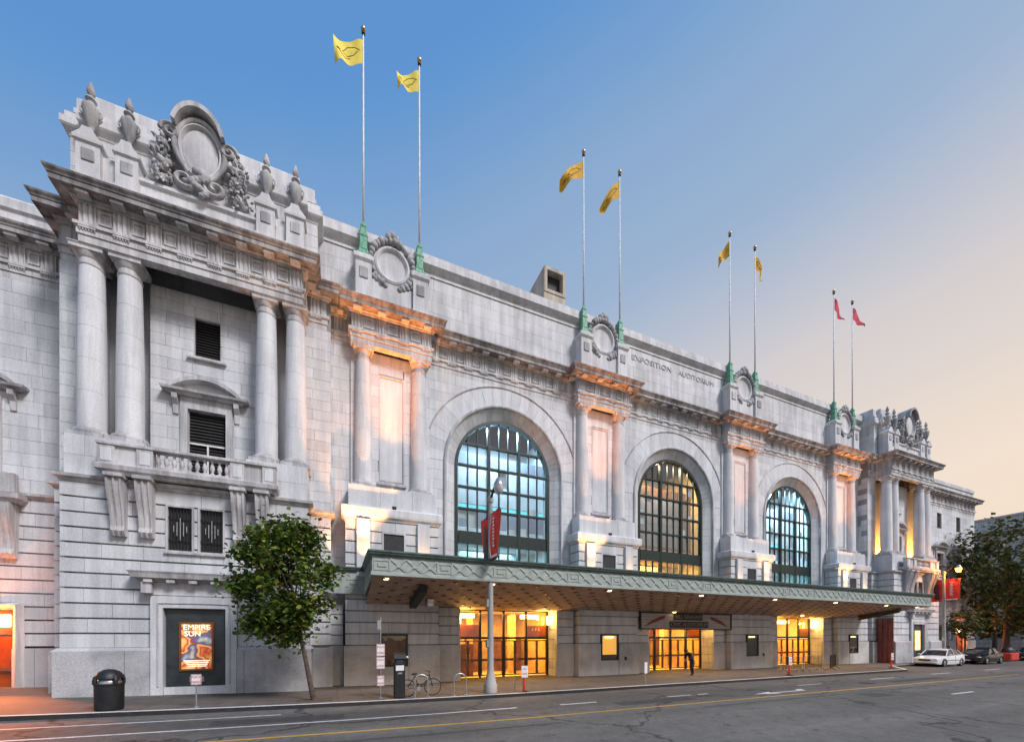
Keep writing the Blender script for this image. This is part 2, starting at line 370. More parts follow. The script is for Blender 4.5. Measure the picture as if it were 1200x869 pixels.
# ---- columns
def column_mesh(r):
    sh = MB(); pr = []
    H = ZT-ZB
    for k in range(15):
        t = k/14; rr = r*(1-.16*max(0, (t-.25)/.75)**1.6); pr.append((rr, ZB+.42+t*(H-.42-.62)))
    z0 = ZB+.42; zj = [z0+(H-1.04)*f for f in (.22, .42, .62, .81)]
    pts = []
    for (a, za), (b, zb_) in zip(pr, pr[1:]):
        pts.append((a, za))
        for z in zj:
            if za < z < zb_:
                rr = a+(b-a)*(z-za)/(zb_-za); pts += [(rr, z-.012), (rr-.006, z-.008), (rr-.006, z+.008), (rr, z+.012)]
    pts.append(pr[-1])
    sh.lathe(pts, 28)
    rt = pts[-1][0]
    ba = MB(); ba.lathe([(r*1.30, ZB+.16), (r*1.34, ZB+.2), (r*1.34, ZB+.27), (r*1.28, ZB+.32), (r*1.12, ZB+.33), (r*1.1, ZB+.37), (r*1.02, ZB+.43)], 28)
    pl = MB().box(-r*1.36, r*1.36, -r*1.36, r*1.36, ZB, ZB+.16)
    ca = MB(); ca.lathe([(rt, ZT-.63), (rt*1.06, ZT-.62), (rt*1.08, ZT-.58), (rt*1.0, ZT-.56), (rt*1.0, ZT-.38), (rt*1.06, ZT-.36), (rt*1.1, ZT-.33), (rt*1.24, ZT-.24), (rt*1.3, ZT-.17)], 28)
    ab = MB().loft([[(-q, -q, z), (q, -q, z), (q, q, z), (-q, q, z)] for q, z in ((rt*1.33, ZT-.17), (rt*1.33, ZT-.06), (rt*1.42, ZT-.02), (rt*1.42, ZT+.004))])
    return [x.mesh(n, m, s_, 35) for x, n, m, s_ in ((sh, 'column', SHAFT, True), (ba, 'base', TRIM, True), (pl, 'plinth', TRIM, False), (ca, 'capital', TRIM, True), (ab, 'abacus', TRIM, False))]
CM = column_mesh(.42)
def column(x, y, rz):
    c = Bi('column', CM[0], (x, y, 0), (0,0,rz))
    for m, n in zip(CM[1:], ('base', 'plinth', 'capital', 'abacus')): link(n, m, c, rot=(0,0,-rz) if n in ('plinth', 'abacus') else (0,0,0))
for pc in PC:
    for s_ in (-1.37, 1.37): column(pc+s_, YP+.5, random.uniform(0, 6))
for cx, s in PAV:
    for u in (-3.36, -2.26, 2.26, 3.36): column(cx+u, 20.08, random.uniform(0, 6))
# ---- column-pair pedestals, panels and the medallions over them
def rust_stones(side, pos, u0, u1, z0, z1, holes=(), bl=1.15, n=None):
    course(side, pos, u0, u1, z0, z1, .54, bl, RUST, .062, .012, .3, holes, .006)
SMALLW = []
for i, pc in enumerate(PC):
    # body
    core('pedestal_core', pc-2.16, pc+2.16, YPED+.06, 21.7, -.3, 7.95)
    rust_stones('f', YPED, pc-2.2, pc+2.2, 1.95, 7.95, [(pc-.48, pc+.48, 6.55, 7.35), (pc-.66, pc+.66, .9, 2.5)])
    rust_stones('l', pc-2.2, YPED, 21.5, 1.95, 7.95, bl=.9); rust_stones('r', pc+2.2, YPED, 21.5, 1.95, 7.95, bl=.9)
    course('f', YPED-.07, pc-2.27, pc+2.27, -.1, 1.93, 2.0, 1.6, BASE, .01, .012, .35, [(pc-.66, pc+.66, .9, 2.5)])
    course('l', pc-2.27, YPED-.05, 21.5, -.1, 1.93, 2.0, 1.2, BASE, .01, .012, .3)
    # stepped jambs of the entrances
    for sg in (-1, 1):
        core('jamb_core', pc+sg*2.3, pc+sg*3.42, 21.0, 23, -.3, 3.95); X0, X1 = sorted((pc+sg*2.3, pc+sg*3.46))
        course('f', 20.92, X0, X1, 1.95, 3.9, .54, 1.2, RUST, .055, .012, .2); course('f', 20.86, X0-.02, X1+.02, -.1, 1.93, 2, 1.2, BASE, .01, .012, .2)
        course('l' if sg < 0 else 'r', pc+sg*3.46, 20.9, 22.05, -.1, 3.9, .54, .9, RUST, .03, .012, .1)
    for sg in (-1, 1):
        B('pilaster_strip', MB().bbox(pc+sg*1.42-.3, pc+sg*1.42+.3, YPED-.16, YPED+.3, 5.2, 7.94, .015), STONE)
    B('window_frame', ring_frame(pc-.48, pc+.48, 6.55, 7.35, .09, YPED+.0, YPED+.2), TRIM); B('window', MB().box(pc-.47, pc+.47, YPED+.055, YPED+.07, 6.56, 7.34), DARK)
    # slab and plinth
    B('ledge', MB().sweep([(pc-2.2, 21.6), (pc-2.2, YPED), (pc+2.2, YPED), (pc+2.2, 21.6)], [(-.6, 7.94), (.05, 7.94), (.05, 8.02), (.16, 8.1), (.18, 8.2), (.18, 8.48), (.1, 8.55), (-.6, 8.55)]), STONE)
    course('f', YPED+.12, pc-2.08, pc+2.08, 8.55, ZB, 1.06, 1.4, STONE, .008, .012, .4)
    B('plinth_core', MB().box(pc-2.02, pc+2.02, YPED+.16, 21.8, 8.5, ZB-.015), STONE)
    course('l', pc-2.08, YPED+.13, 21.5, 8.55, ZB, 1.06, 1.4, STONE, .008, .012, .3)
    # wall behind the pair, with pilaster edges and a moulded panel
    course('f', 21.46, pc-1.95, pc+1.95, ZB, ZT, .56, 1.5, STONE, .009, .008, .2, [(pc-.62, pc+.62, 10.2, 15.6)])
    B('panel', MB().bbox(pc-.67, pc+.67, 21.5, 21.7, 10.15, 15.65, .01), SHAFT)
    B('panel_moulding', ring_frame(pc-.56, pc+.56, 10.28, 15.5, .07, 21.45, 21.6), TRIM)
    B('panel_sill', MB().bbox(pc-.72, pc+.72, 21.28, 21.5, 9.98, 10.12, .02), TRIM)
    # attic pedestals
    for sg in (-1.37, 1.37):
        x = pc+sg
        pd = B('attic_pedestal', MB().loft([[(x-q, YP-.08+(.42-q), z), (x+q, YP-.08+(.42-q), z), (x+q, 21.75, z), (x-q, 21.75, z)] for q, z in ((.42, 18.4), (.42, 18.95), (.37, 19.0), (.37, 20.55), (.46, 20.68), (.46, 20.86), (.36, 20.95), (.33, 21.0))]), ATTIC)
        B('carved_block', MB().bbox(x-.2, x+.2, YP-.08, YP+.1, 19.75, 20.3, .03), ORN, None)
    B('attic_block', MB().box(pc-1.05, pc+1.05, YP+.12, 21.8, 18.4, 20.0), ATTIC)
    md = B('medallion', MB().loft([[(pc+q*math.cos(a), y, 21.0+q*1.08*math.sin(a)) for a in [2*math.pi*k/32 for k in range(32)]] for q, y in ((.95, 21.7), (.95, 21.22), (.9, 21.14), (.86, 21.16), (.84, 21.1), (.76, 21.06), (.7, 21.1), (.66, 21.18), (.62, 21.2), (.3, 21.19), (.05, 21.19))]), ATTIC, None, True, 30)
    wr = MB()
    for k in range(26):
        a = R(-62+k*(304/25)); q = 1.08
        wr.blob((pc+q*math.cos(a)*.97, 21.12+random.uniform(-.04, .04), 21.0+q*1.08*math.sin(a)), random.uniform(.13, .2), 7, 5, (1, 1.1, 1.1))
    for k in range(3): wr.blob((pc+(k-1)*.2, 21.1, 22.32+(.12 if k == 1 else 0)), .17, 7, 5, (1, 1, 1.3))
    for sg in (-1, 1):
        for k in range(4): wr.blob((pc+sg*(.35+.2*k), 21.12, 19.85+.1*k), .15, 7, 5)
    B('wreath', wr, ORN, None, True, 80, 'stuff')
# ---- arched bays
ZS, RO, RI, RR = 11.85, 4.7, 3.58, 2.95
def arcpts(c, r, n, z=ZS, a0=180, a1=0): return [(c+r*math.cos(R(a0+(a1-a0)*k/n)), z+r*math.sin(R(a0+(a1-a0)*k/n))) for k in range(n+1)]
QUADS = []                                              # wedge-ended stones beside the arch ring
def wedge(pts, y0, y1, mat): QUADS.append((pts, y0, y1, mat))
VOU = MB(); SPL = MB(); NV, NS = 23, 31
def arcseg(mb, r0, r1, da, y0a, y0b, y1, n=3):         # stone of an arch ring centred on the +z direction
    front = [(r0*math.sin(-da+2*da*k/n), y0a, r0*math.cos(-da+2*da*k/n)) for k in range(n+1)]+[(r1*math.sin(da-2*da*k/n), y0b, r1*math.cos(da-2*da*k/n)) for k in range(n+1)]
    back = [(p[0], y1, p[2]) for p in front]
    return mb.loft([front, back])
VOUM = arcseg(MB(), RI+.05, RO-.02, R(90/NV)-.0012, 0, 0, .2).mesh('voussoir', STONE)
SPLM = arcseg(MB(), RR, RI-.02, R(90/NS)-.0018, .42, 0, .58).mesh('splay_voussoir', STONE)
for bi, c in enumerate(BAY):
    # backing wall with the arched hole
    bw = MB(); top = 16.7; a = arcpts(c, RI, 32); n = len(a)
    vs_ = [(x, YW+.03, z) for x, z in a]+[(c-4.5+9.0*k/(n-1), YW+.03, top) for k in range(n)]
    bw.add(vs_, [(k, k+1, n+k+1, n+k) for k in range(n-1)])
    bw.add([(c-4.5, YW+.03, 4), (c-RI, YW+.03, 4), (c-RI, YW+.03, ZS), (c-4.5, YW+.03, top)], [(0, 1, 2, 3)]); bw.add([(c+4.5, YW+.03, 4), (c+RI, YW+.03, 4), (c+RI, YW+.03, ZS), (c+4.5, YW+.03, top)], [(0, 1, 2, 3)])
    B('backing_wall', bw, CORE)
    zc = [5.6+k*(ZS-5.6)/12 for k in range(12)]+[ZS+k*(ZT-ZS)/9 for k in range(10)]
    for k, (z0, z1) in enumerate(zip(zc, zc[1:])):
        for sg in (-1, 1):
            e = lambda z: (RI+.04 if z < ZS-.01 else math.sqrt(max(0, RO**2-(z-ZS)**2)))
            i0, i1 = e(z0+.001), e(z1)
            if z1 <= ZS+.001: i0 = i1 = RI+.04
            i0, i1 = min(i0, 4.44), min(i1, 4.44)
            if 4.45-min(i0, i1) < .12: continue
            # joints
            segs = [(i0, i1, None)]
            inner, outer = max(i0, i1), 4.45
            cut = []
            x = 4.45-(.9 if k % 2 else .45)
            while x > inner+.3: cut.append(x); x -= 1.0
            edges = [4.45]+cut
            lim = [(q, q) for q in edges]+[(i0, i1)]
            for (o0, o1), (p0, p1) in zip(lim, lim[1:]):
                g = .0045
                pts = [(c+sg*(p0+g), z0+g), (c+sg*(o0-g), z0+g), (c+sg*(o1-g), z1-g), (c+sg*(p1+g), z1-g)]
                if sg < 0: pts.reverse()
                wedge(pts, YW+random.uniform(-.003, .003), YW+.2, STONE)
    for k in range(NV):
        Bi('voussoir', VOUM, (c, YW-.012+random.uniform(-.004, .004), ZS), (0, R(-90+180*(k+.5)/NV), 0))
    for k in range(NS):
        Bi('splay_voussoir', SPLM, (c, YW-.02, ZS), (0, R(-90+180*(k+.5)/NS), 0))
    for sg in (-1, 1):
        for k in range(12):
            z0, z1 = 5.5+k*(ZS-5.5)/12, 5.5+(k+1)*(ZS-5.5)/12
            j = MB(); q = [(c+sg*(RI-.02), YW-.02), (c+sg*RR, YW+.4), (c+sg*RR, YW+.58), (c+sg*(RI-.02), YW+.58)]
            if sg < 0: q.reverse()
            B('jamb_stone', j.prism(q, z0+.006, z1-.006, 'z'), STONE)
    mo = MB(); pts = [(c-RI-.02, YW-.05, 5.5)]+[(x, YW-.05, z) for x, z in arcpts(c, RI+.02, 40)]+[(c+RI+.02, YW-.05, 5.5)]
    mo.tube(pts, .085, 8); B('arch_moulding', mo, TRIM, None, True)
    mo = MB().tube([(x, YW-.02, z) for x, z in arcpts(c, RO+.02, 40, a0=160, a1=20)], .05, 6); B('outer_arch_moulding', mo, TRIM, None, True)
# ---- arched windows
def clip_arch(rect, c, r):
    shape = [(c-r, 4), (c+r, 4)]+[(x, z) for x, z in arcpts(c, r, 40, a0=0, a1=180)]
    poly = [(rect[0], rect[2]), (rect[1], rect[2]), (rect[1], rect[3]), (rect[0], rect[3])]
    for k in range(len(shape)):
        (ax, az), (bx, bz) = shape[k], shape[(k+1) % len(shape)]
        if abs(ax-bx)+abs(az-bz) < 1e-9: continue
        f = lambda p: (bx-ax)*(p[1]-az)-(bz-az)*(p[0]-ax)
        out = []
        for p, q in zip(poly, poly[1:]+poly[:1]):
            fp, fq = f(p), f(q)
            if fp >= 0: out.append(p)
            if fp*fq < 0: t = fp/(fp-fq); out.append((p[0]+t*(q[0]-p[0]), p[1]+t*(q[1]-p[1])))
        poly = out
        if len(poly) < 3: return None
    return poly
ROWS = [8.3, 9.55, 10.78, 12.0, 13.22, 14.8]
def area(p): return abs(sum(a[0]*b[1]-b[0]*a[1] for a, b in zip(p, p[1:]+p[:1])))/2
for bi, c in enumerate(BAY):
    fr = MB(); outer = [(c-2.97, 5.4)]+arcpts(c, 2.97, 40)+[(c+2.97, 5.4)]; inner = [(c-2.8, 5.4)]+arcpts(c, 2.8, 40)+[(c+2.8, 5.4)]
    n = len(outer)
    for y0, y1, q in ((22.12, 22.4, 0),):
        vs_ = [(x, y0, z) for x, z in outer]+[(x, y0, z) for x, z in inner]+[(x, y1, z) for x, z in inner]
        fr.add(vs_, [(k, n+k, n+k+1, k+1) for k in range(n-1)]+[(n+k, 2*n+k, 2*n+k+1, n+k+1) for k in range(n-1)])
    W = B('window', fr, BRONZE); W.location.y -= .24; W['label'] = ['arched window with pale blue lit panes', 'arched window glowing amber inside', 'arched window with grey blue panes beyond'][bi]
    def wb(name, x0, x1, y0, y1, z0, z1, mat=BRONZE):
        p = clip_arch((x0, x1, z0, z1), c, 2.82)
        if p: return mk(name, MB().prism(p, y0, y1, 'y'), mat, W)
    for sg in (-1, 1): wb('mullion', c+sg*.95-.085, c+sg*.95+.085, 22.12, 22.34, 5.4, 15.2)
    vx = []
    for a, b in ((-2.76, -1.04), (-.86, .86), (1.04, 2.76)):
        vx.append([a+(b-a)*k/3 for k in range(4)])
    for third in vx:
        for x in third[1:3]: wb('glazing_bar', c+x-.026, c+x+.026, 22.2, 22.3, 5.4, 15.2)
    wb('spandrel_panel', c-2.75, c+2.75, 22.14, 22.38, 7.58, 8.28)
    for z in ROWS[1:-1]: wb('transom', c-2.75, c+2.75, 22.17, 22.32, z-.055, z+.055)
    for k, (za, zb_) in enumerate([(6.0, 7.56)]+[(ROWS[i]+.05, ROWS[i+1]-.05) for i in range(5)]):
        for third in vx:
            for xa, xb in zip(third, third[1:]):
                p = clip_arch((c+xa+.03, c+xb-.03, za, zb_), c, 2.78)
                if p and area(p) > .03:
                    y = 22.27+random.uniform(-.004, .004); t1, t2 = random.uniform(-.025, .025), random.uniform(-.02, .02)
                    m = MB(); xm = (xa+xb)/2+c; zm = (za+zb_)/2
                    m.v = [(x, y+t1*(x-xm)+t2*(z-zm), z) for x, z in p]; m.f = [tuple(range(len(p)))]
                    mk('pane', m, GLASS, W)
                    if k > 0 and len(p) == 4 and random.random() < (.22 if bi == 1 else .38):
                        hb = (zb_-za)*random.choice((.25, .4, .55, .8)); top_ = random.random() < .6
                        mk('roller_blind', MB().box(c+xa+.05, c+xb-.05, 22.36, 22.37, zb_-hb if top_ else za+.04, zb_ if top_ else za+hb*.5), ROOMW, W)
                if p and len(p) == 4 and area(p) > .03:           # white frame standing in for the lit inner edges of the window frame
                    mk('lit_edge_frame', ring_frame(c+xa+.06, c+xb-.06, za+.04, zb_-.04, .028, 22.29, 22.31), PAINTW, W)
    # rooms behind: upper gallery and the storey below it
    def room(x0, x1, y0, y1, z0, z1, mat, name='room'):
        m = MB(); m.add([(x0,y0,z0),(x1,y0,z0),(x1,y1,z0),(x0,y1,z0),(x0,y0,z1),(x1,y0,z1),(x1,y1,z1),(x0,y1,z1)], [(0,1,2,3),(4,7,6,5),(1,5,6,2),(2,6,7,3),(3,7,4,0)])
        return B(name, m, mat)
    warm = bi == 1
    pl = MB(); a = arcpts(c, 2.9, 24); n = len(a)
    pl.add([(x, 22.19, z) for x, z in a]+[(c-3.6+7.2*k/(n-1), 22.19, 15.6) for k in range(n)], [(k, k+1, n+k+1, n+k) for k in range(n-1)])
    for sg in (-1, 1): pl.add([(c+sg*3.6, 22.19, 5), (c+sg*2.9, 22.19, 5), (c+sg*2.9, 22.19, ZS), (c+sg*3.6, 22.19, 15.6)], [(0, 1, 2, 3)])
    B('inner_wall', pl, CORE)
    room(c-3.4, c+3.4, 22.2, 26.0, 8.0, 15.3, WOODO if warm else ROOMW); room(c-3.4, c+3.4, 22.2, 25, 5.5, 7.9, WOODO if warm else ROOMW)
    GB = [(8.0, 8.9, ROOMW), (8.9, 9.95, SLATE), (9.95, 10.3, TEAL), (10.3, 12.5, ROOMW), (12.5, 13.35, SLATE)] if not warm else [(8.0, 9.0, WOODD), (9.0, 10.6, SLATE), (10.6, 12.6, SLATE), (12.6, 13.3, WOODD)]
    for z0, z1, m_ in GB: B('gallery_front', MB().bbox(c-3.3, c+3.3, 23.3+.05*random.random(), 23.6, z0+.01, z1-.01, .02), m_)
    col = [(.52, .78, 1), (1, .74, .5), (.55, .8, 1)][bi]
    light('gallery_lamp', 'AREA', (c, 23.5, 15.1), [420, 260, 480][bi], col, None, 3.5)
    light('gallery_lamp', 'AREA', (c, 25.3, 12.6), [150, 110, 150][bi], col, None, 3); light('pane_fill_light', 'AREA', (c, 22.75, 14.6), [1050, 560, 1350][bi], col, None, (3.6, .5))  # light added inside the window head to brighten the pale frames and boards
    light('storey_lamp', 'AREA', (c, 23.8, 7.8), [420, 900, 460][bi], [(.4, .85, 1), (1, .62, .15), (.4, .85, 1)][bi], None, 3.5)

# ---- main attic
core('attic_wall_core', -1.0, 44.5, 21.7, 23.2, 18.3, 22.0, ATTIC)
course('f', 21.65, -.9, 44.4, 18.5, 21.55, .61, 1.7, ATTIC, .008, .007, .2, proud=.002)
B('attic_coping', MB().sweep([(-.9, 21.65), (44.4, 21.65)], [(-.8, 21.55), (.05, 21.55), (.05, 21.66), (-.02, 21.68), (-.02, 21.8), (.1, 21.86), (.22, 21.98), (.26, 22.02), (.26, 22.3), (.2, 22.33), (.2, 22.55), (.14, 22.6), (-.8, 22.62)]), ATTIC)
for x, s_ in ((19.75, 'EXPOSITION'), (23.85, 'AUDITORIUM')):
    me = text_mesh(s_, .50, mat_plain('letter_'+s_.lower(), (.47, .465, .46), .8), .02)
    wd = max(v.co.x for v in me.vertices)-min(v.co.x for v in me.vertices)
    Bi('carved_lettering', me, (x, 21.635, 20.95), (R(90), 0, 0), (3.45/wd, 1, 1))
# rooftop plant box
rb = B('roof_plant_box', ring_frame(14.0, 15.3, 27.6, 29.0, .22, 26.0, 29.5), ROOFB)
B('roof_box_louvre', MB().box(13.95, 15.35, 26.5, 26.6, 27.55, 29.05), DARK); B('roof_box_plinth', MB().box(13.78, 15.52, 26.05, 29.5, 20, 27.35), ROOFB)
# ---- pavilions
URN = MB().lathe([(.02, 0), (.17, 0), (.17, .06), (.09, .12), (.08, .2), (.14, .3), (.22, .5), (.285, .78), (.30, .92), (.29, 1.0), (.2, 1.08), (.13, 1.13), (.12, 1.2), (.2, 1.27), (.17, 1.34), (.08, 1.38), (.07, 1.44), (.14, 1.52), (.15, 1.62), (.1, 1.78), (.05, 1.9), (.01, 1.97)], 18).mesh('urn', ORN, True, 50)
URNH = MB().tube([(.25, 0, .66), (.36, 0, .78), (.37, 0, .92), (.27, 0, 1.02)], .035, 6).mesh('urn_handle', ORN, True)
BAL = MB().lathe([(.075, 0), (.075, .05), (.04, .07), (.05, .12), (.085, .22), (.075, .3), (.04, .42), (.035, .48), (.06, .51), (.06, .56)], 10).mesh('baluster', TRIM, True, 40)
def console_mesh():
    m = MB(); prof = []
    for k in range(13):
        t = k/12; z = 8.12-2.1*t
        d = .42*(1-t)**.9+.16+.07*math.sin(t*7)*(1-t)+.1*math.exp(-((t-.93)/.06)**2)
        prof.append((z, d))
    rings = []
    for z, d in prof:
        r_ = []
        ws = [-.22, -.16, -.12, -.05, -.02, .02, .05, .12, .16, .22]; gr = [0, 0, .05, .05, 0, 0, .05, .05, 0, 0]
        w_ = 1-.12*(8.12-z)/2.1
        r_ = [(x*w_, -d+g, z) for x, g in zip(ws, gr)]+[(.22*w_, .1, z), (-.22*w_, .1, z)]
        rings.append(r_)
    return m.loft(rings).mesh('console', TRIM)
CONSOLE = console_mesh()
CONCAP = MB().bbox(-.27, .27, -.66, .1, 8.02, 8.16, .02).mesh('console_cap', TRIM)
def pediment(cx_, yy, z0, half, rise, parent=None):     # segmental hood on two small consoles
    n = 16; top = [(cx_-half+2*half*k/n, z0+rise*math.sin(math.pi*k/n)**.8) for k in range(n+1)]
    m = MB(); th = .17
    lo = [(x, z-th if 0 < i < n else z-.02) for i, (x, z) in enumerate(top)]
    ring = top+[(x, z) for x, z in reversed(lo)]
    m.prism(ring, yy-.42, yy, 'y'); B('hood_arch', m, TRIM)
    B('hood_cornice', MB().sweep([(cx_-half+.02, yy+.05), (cx_-half+.02, yy-.18), (cx_+half-.02, yy-.18), (cx_+half-.02, yy+.05)], [(-.15, z0-.2), (.02, z0-.2), (.1, z0-.12), (.22, z0-.1), (.25, z0-.01), (-.15, z0-.01)]), TRIM)
    B('hood_tympanum', MB().prism(top, yy-.08, yy, 'y'), STONE)
    for sg in (-1, 1):
        B('hood_bracket', MB().prism([(yy-.3, z0-.2), (yy, z0-.2), (yy, z0-.95), (yy-.08, z0-.95), (yy-.12, z0-.6), (yy-.28, z0-.4)], cx_+sg*(half-.22)-.09, cx_+sg*(half-.22)+.09, 'x'), TRIM)
def louvre_window(x0, x1, z0, z1, y, n, frame=.07, sash=False):
    f = B('window', ring_frame(x0+.02, x1-.02, z0+.02, z1-.02, .09, y-.03, y+.12), TRIM if frame else BLACK)
    B('window_back', MB().box(x0, x1, y+.14, y+.16, z0, z1), DARK)
    dz = (z1-z0)/n
    S = MB().add([(x0+.03, y+.04, 0), (x1-.03, y+.04, 0), (x1-.03, y+.12, dz*.8), (x0+.03, y+.12, dz*.8), (x0+.03, y+.055, 0), (x1-.03, y+.055, 0), (x1-.03, y+.135, dz*.8), (x0+.03, y+.135, dz*.8)], [(0,1,2,3),(4,7,6,5),(0,4,5,1),(2,6,7,3)]).mesh('louvre_slat', LOUVRE)
    for k in range(n): Bi('louvre_slat', S, (0, 0, z0+k*dz))
    if sash:
        zm = z0+(z1-z0)*.56; B('sash_rail', MB().box(x0+.03, x1-.03, y-.01, y+.03, zm-.035, zm+.035), PAINTW); B('sash_post', MB().box((x0+x1)/2-.03, (x0+x1)/2+.03, y-.01, y+.03, z0, zm-.036), PAINTW)
def poster(cx_, y, left):
    b_ = B('notice_panel', MB().bbox(cx_-.93, cx_+.93, y, y+.06, .46, 3.4, .01), mat_plain('slate_panel', (.035, .045, .05), .35, 0, .25, 2))
    fr = B('poster_case', ring_frame(cx_-.46, cx_+.5, 1.12, 2.86, .07, y-.06, y), mat_plain('case_wood', (.22, .07, .02), .4))
    m, t, bs = newmat('backlit_poster')
    pos = t.nodes.new('ShaderNodeNewGeometry').outputs['Position']
    v = nodes_noise(t, pos, 1.5 if left else 1.2, 2, .5)
    c = ramp(t, v, [(.3, (.95, .75, .4)), (.4, (.85, .36, .06)), (.47, (.5, .04, .02)), (.53, (.9, .5, .2)), (.58, (.3, .05, .02)), (.63, (.08, .16, .32)), (.72, (.9, .7, .4))] if left else [(.35, (1, .75, .1)), (.55, (1, .85, .3)), (.7, (.9, .4, .05))])
    t.links.new(c, bs.inputs['Base Color']); t.links.new(c, bs.inputs['Emission Color']); bs.inputs['Emission Strength'].default_value = 0.42 if left else 2.2
    B('poster', MB().box(cx_-.46, cx_+.5, y-.03, y-.02, 1.12, 2.86), m)
    if left:
        lw = mat_emit('poster_letters', (1, .95, .7), .9)
        for s_, z, wd in (('EMPIRE', 2.72, .84), ('SUN', 2.47, .5)):
            me = text_mesh(s_, .28, lw, .004); w0 = max(p.co.x for p in me.vertices)-min(p.co.x for p in me.vertices)
            Bi('poster_lettering', me, (cx_+.02-(.13 if s_ == 'SUN' else 0), y-.036, z), (R(90), 0, 0), (wd/w0, 1, 1))
        for k in range(4): B('poster_text_line', MB().box(cx_-.4+.05*k, cx_+.44-.04*k, y-.036, y-.031, 1.42-.07*k, 1.455-.07*k), lw)
        B('plaque', MB().bbox(cx_-.22, cx_+.25, y-.02, y, .62, .82, .008), STEEL)
for pi, (cx, s) in enumerate(PAV):
    X = lambda u: cx+s*u
    u0, u1 = (-4.6, 4.75) if s > 0 else (-4.75, 4.6)       # world offsets of the set-back blocks
    zin = .25
    # ground storey
    core('pavilion_core', cx-3.82, cx+3.82, 19.42, 26, -.3, 8.05); core('pavilion_side_core', cx+u0+.08, cx+u1-.08, 20.6, 26, -.3, 8.05)
    holes = [(cx-.87, cx-.13, 5.65, 7.3), (cx+.13, cx+.87, 5.65, 7.3), (cx-1.36, cx+1.36, -1, 3.92)]
    rust_stones('f', 19.3, cx-3.9, cx+3.9, 1.95, 7.88, holes, 1.3)
    rust_stones('f', 20.5, cx+u0, cx-3.9, 1.95, 7.88); rust_stones('f', 20.5, cx+3.9, cx+u1, 1.95, 7.88)
    for sd_, xx in (('l', cx-3.9), ('r', cx+3.9)): rust_stones(sd_, xx, 19.3, 20.5, 1.95, 7.88, bl=.7)
    for sd_, xx in (('l', cx+u0), ('r', cx+u1)): rust_stones(sd_, xx, 20.5, 22.6, 1.95, 7.88, bl=.9)
    course('f', 19.12, cx-4.02, cx+4.02, -.2, 1.86, 2.1, 2.2, BASE, .01, .014, .4, [(cx-1.36, cx+1.36, -1, 3)])
    B('base_cap', MB().sweep([(cx-3.9, 20.5), (cx-3.9, 19.3), (cx-1.37, 19.3)], [(-.1, 1.84), (.18, 1.84), (.05, 1.97), (-.1, 1.97)]), BASE); B('base_cap', MB().sweep([(cx+1.37, 19.3), (cx+3.9, 19.3), (cx+3.9, 20.5)], [(-.1, 1.84), (.18, 1.84), (.05, 1.97), (-.1, 1.97)]), BASE)
    course('f', 20.36, cx+u0-.1, cx-4.0, -.2, 1.86, 2.1, 2, BASE, .01, .014, .3); course('f', 20.36, cx+4.0, cx+u1+.1, -.2, 1.86, 2.1, 2, BASE, .01, .014, .3)
    course('l', cx-4.02, 19.13, 20.5, -.2, 1.86, 2.1, 2, BASE, .01, .014, .3); course('r', cx+4.02, 19.13, 20.5, -.2, 1.86, 2.1, 2, BASE, .01, .014, .3)
    # poster doorway
    B('portal_surround', MB().add(*(lambda o, i: ([(x, 19.14, z) for x, z in o]+[(x, 19.14, z) for x, z in i]+[(x, 19.5, z) for x, z in o]+[(x, 19.5, z) for x, z in i],
        [(k, k+1, 5+k, 4+k) if False else (k, k+1, 4+k+1, 4+k) for k in range(3)]+[(4+k, 5+k, 13+k, 12+k) for k in range(3)]+[(k, 8+k, 9+k, k+1) for k in range(3)]))([(cx-1.35, -.2), (cx-1.35, 3.9), (cx+1.35, 3.9), (cx+1.35, -.2)], [(cx-.98, -.2), (cx-.98, 3.45), (cx+.98, 3.45), (cx+.98, -.2)])), STONE)
    B('portal_moulding', MB().tube([(cx-1.12, 19.13, .5), (cx-1.12, 19.13, 3.62), (cx+1.12, 19.13, 3.62), (cx+1.12, 19.13, .5)], .035, 6), TRIM)
    B('portal_sill', MB().box(cx-.97, cx+.97, 19.2, 19.5, -.2, .45), STONE)
    poster(cx, 19.33, pi == 0)
    B('portal_frieze', MB().box(cx-1.34, cx+1.34, 19.2, 19.4, 3.93, 4.42), STONE)
    B('portal_hood', MB().sweep([(cx-1.5, 19.4), (cx-1.5, 19.15), (cx+1.5, 19.15), (cx+1.5, 19.4)], [(-.1, 4.4), (.08, 4.42), (.12, 4.5), (.32, 4.53), (.36, 4.68), (.4, 4.76), (-.1, 4.82)]), TRIM)
    for u in (-1.35, -.68, 0, .68, 1.35): B('hood_dentil', MB().bbox(cx+u-.13, cx+u+.13, 18.88, 19.2, 4.36, 4.5, .015), TRIM)
    for u in (-1.42, 1.42): B('hood_bracket', MB().bbox(cx+u-.16, cx+u+.16, 18.95, 19.3, 3.95, 4.4, .03), TRIM)
    # grated windows
    for a in (-.87, .13):
        B('window', MB().box(cx+a, cx+a+.74, 19.41, 19.43, 5.65, 7.3), DARK)
        B('window_frame', ring_frame(cx+a, cx+a+.74, 5.65, 7.3, .07, 19.26, 19.42), TRIM)
        for k in range(7): B('grille_bar', MB().box(cx+a+.1*k+.06, cx+a+.1*k+.085, 19.32, 19.345, 5.66, 7.29), BLACK)
        for z in (6.05, 6.9): B('grille_rail', MB().box(cx+a, cx+a+.74, 19.315, 19.35, z, z+.03), BLACK)
        for k, hl in enumerate((.12, .26, .42, .26, .12)): B('grille_spindle', MB().tube([(cx+a+.17+.1*k, 19.31, 6.48-hl), (cx+a+.17+.1*k, 19.31, 6.48+hl)], .016, 6), STEEL)
    B('window_sill', MB().bbox(cx-.98, cx+.98, 19.2, 19.4, 5.5, 5.6, .015), TRIM)
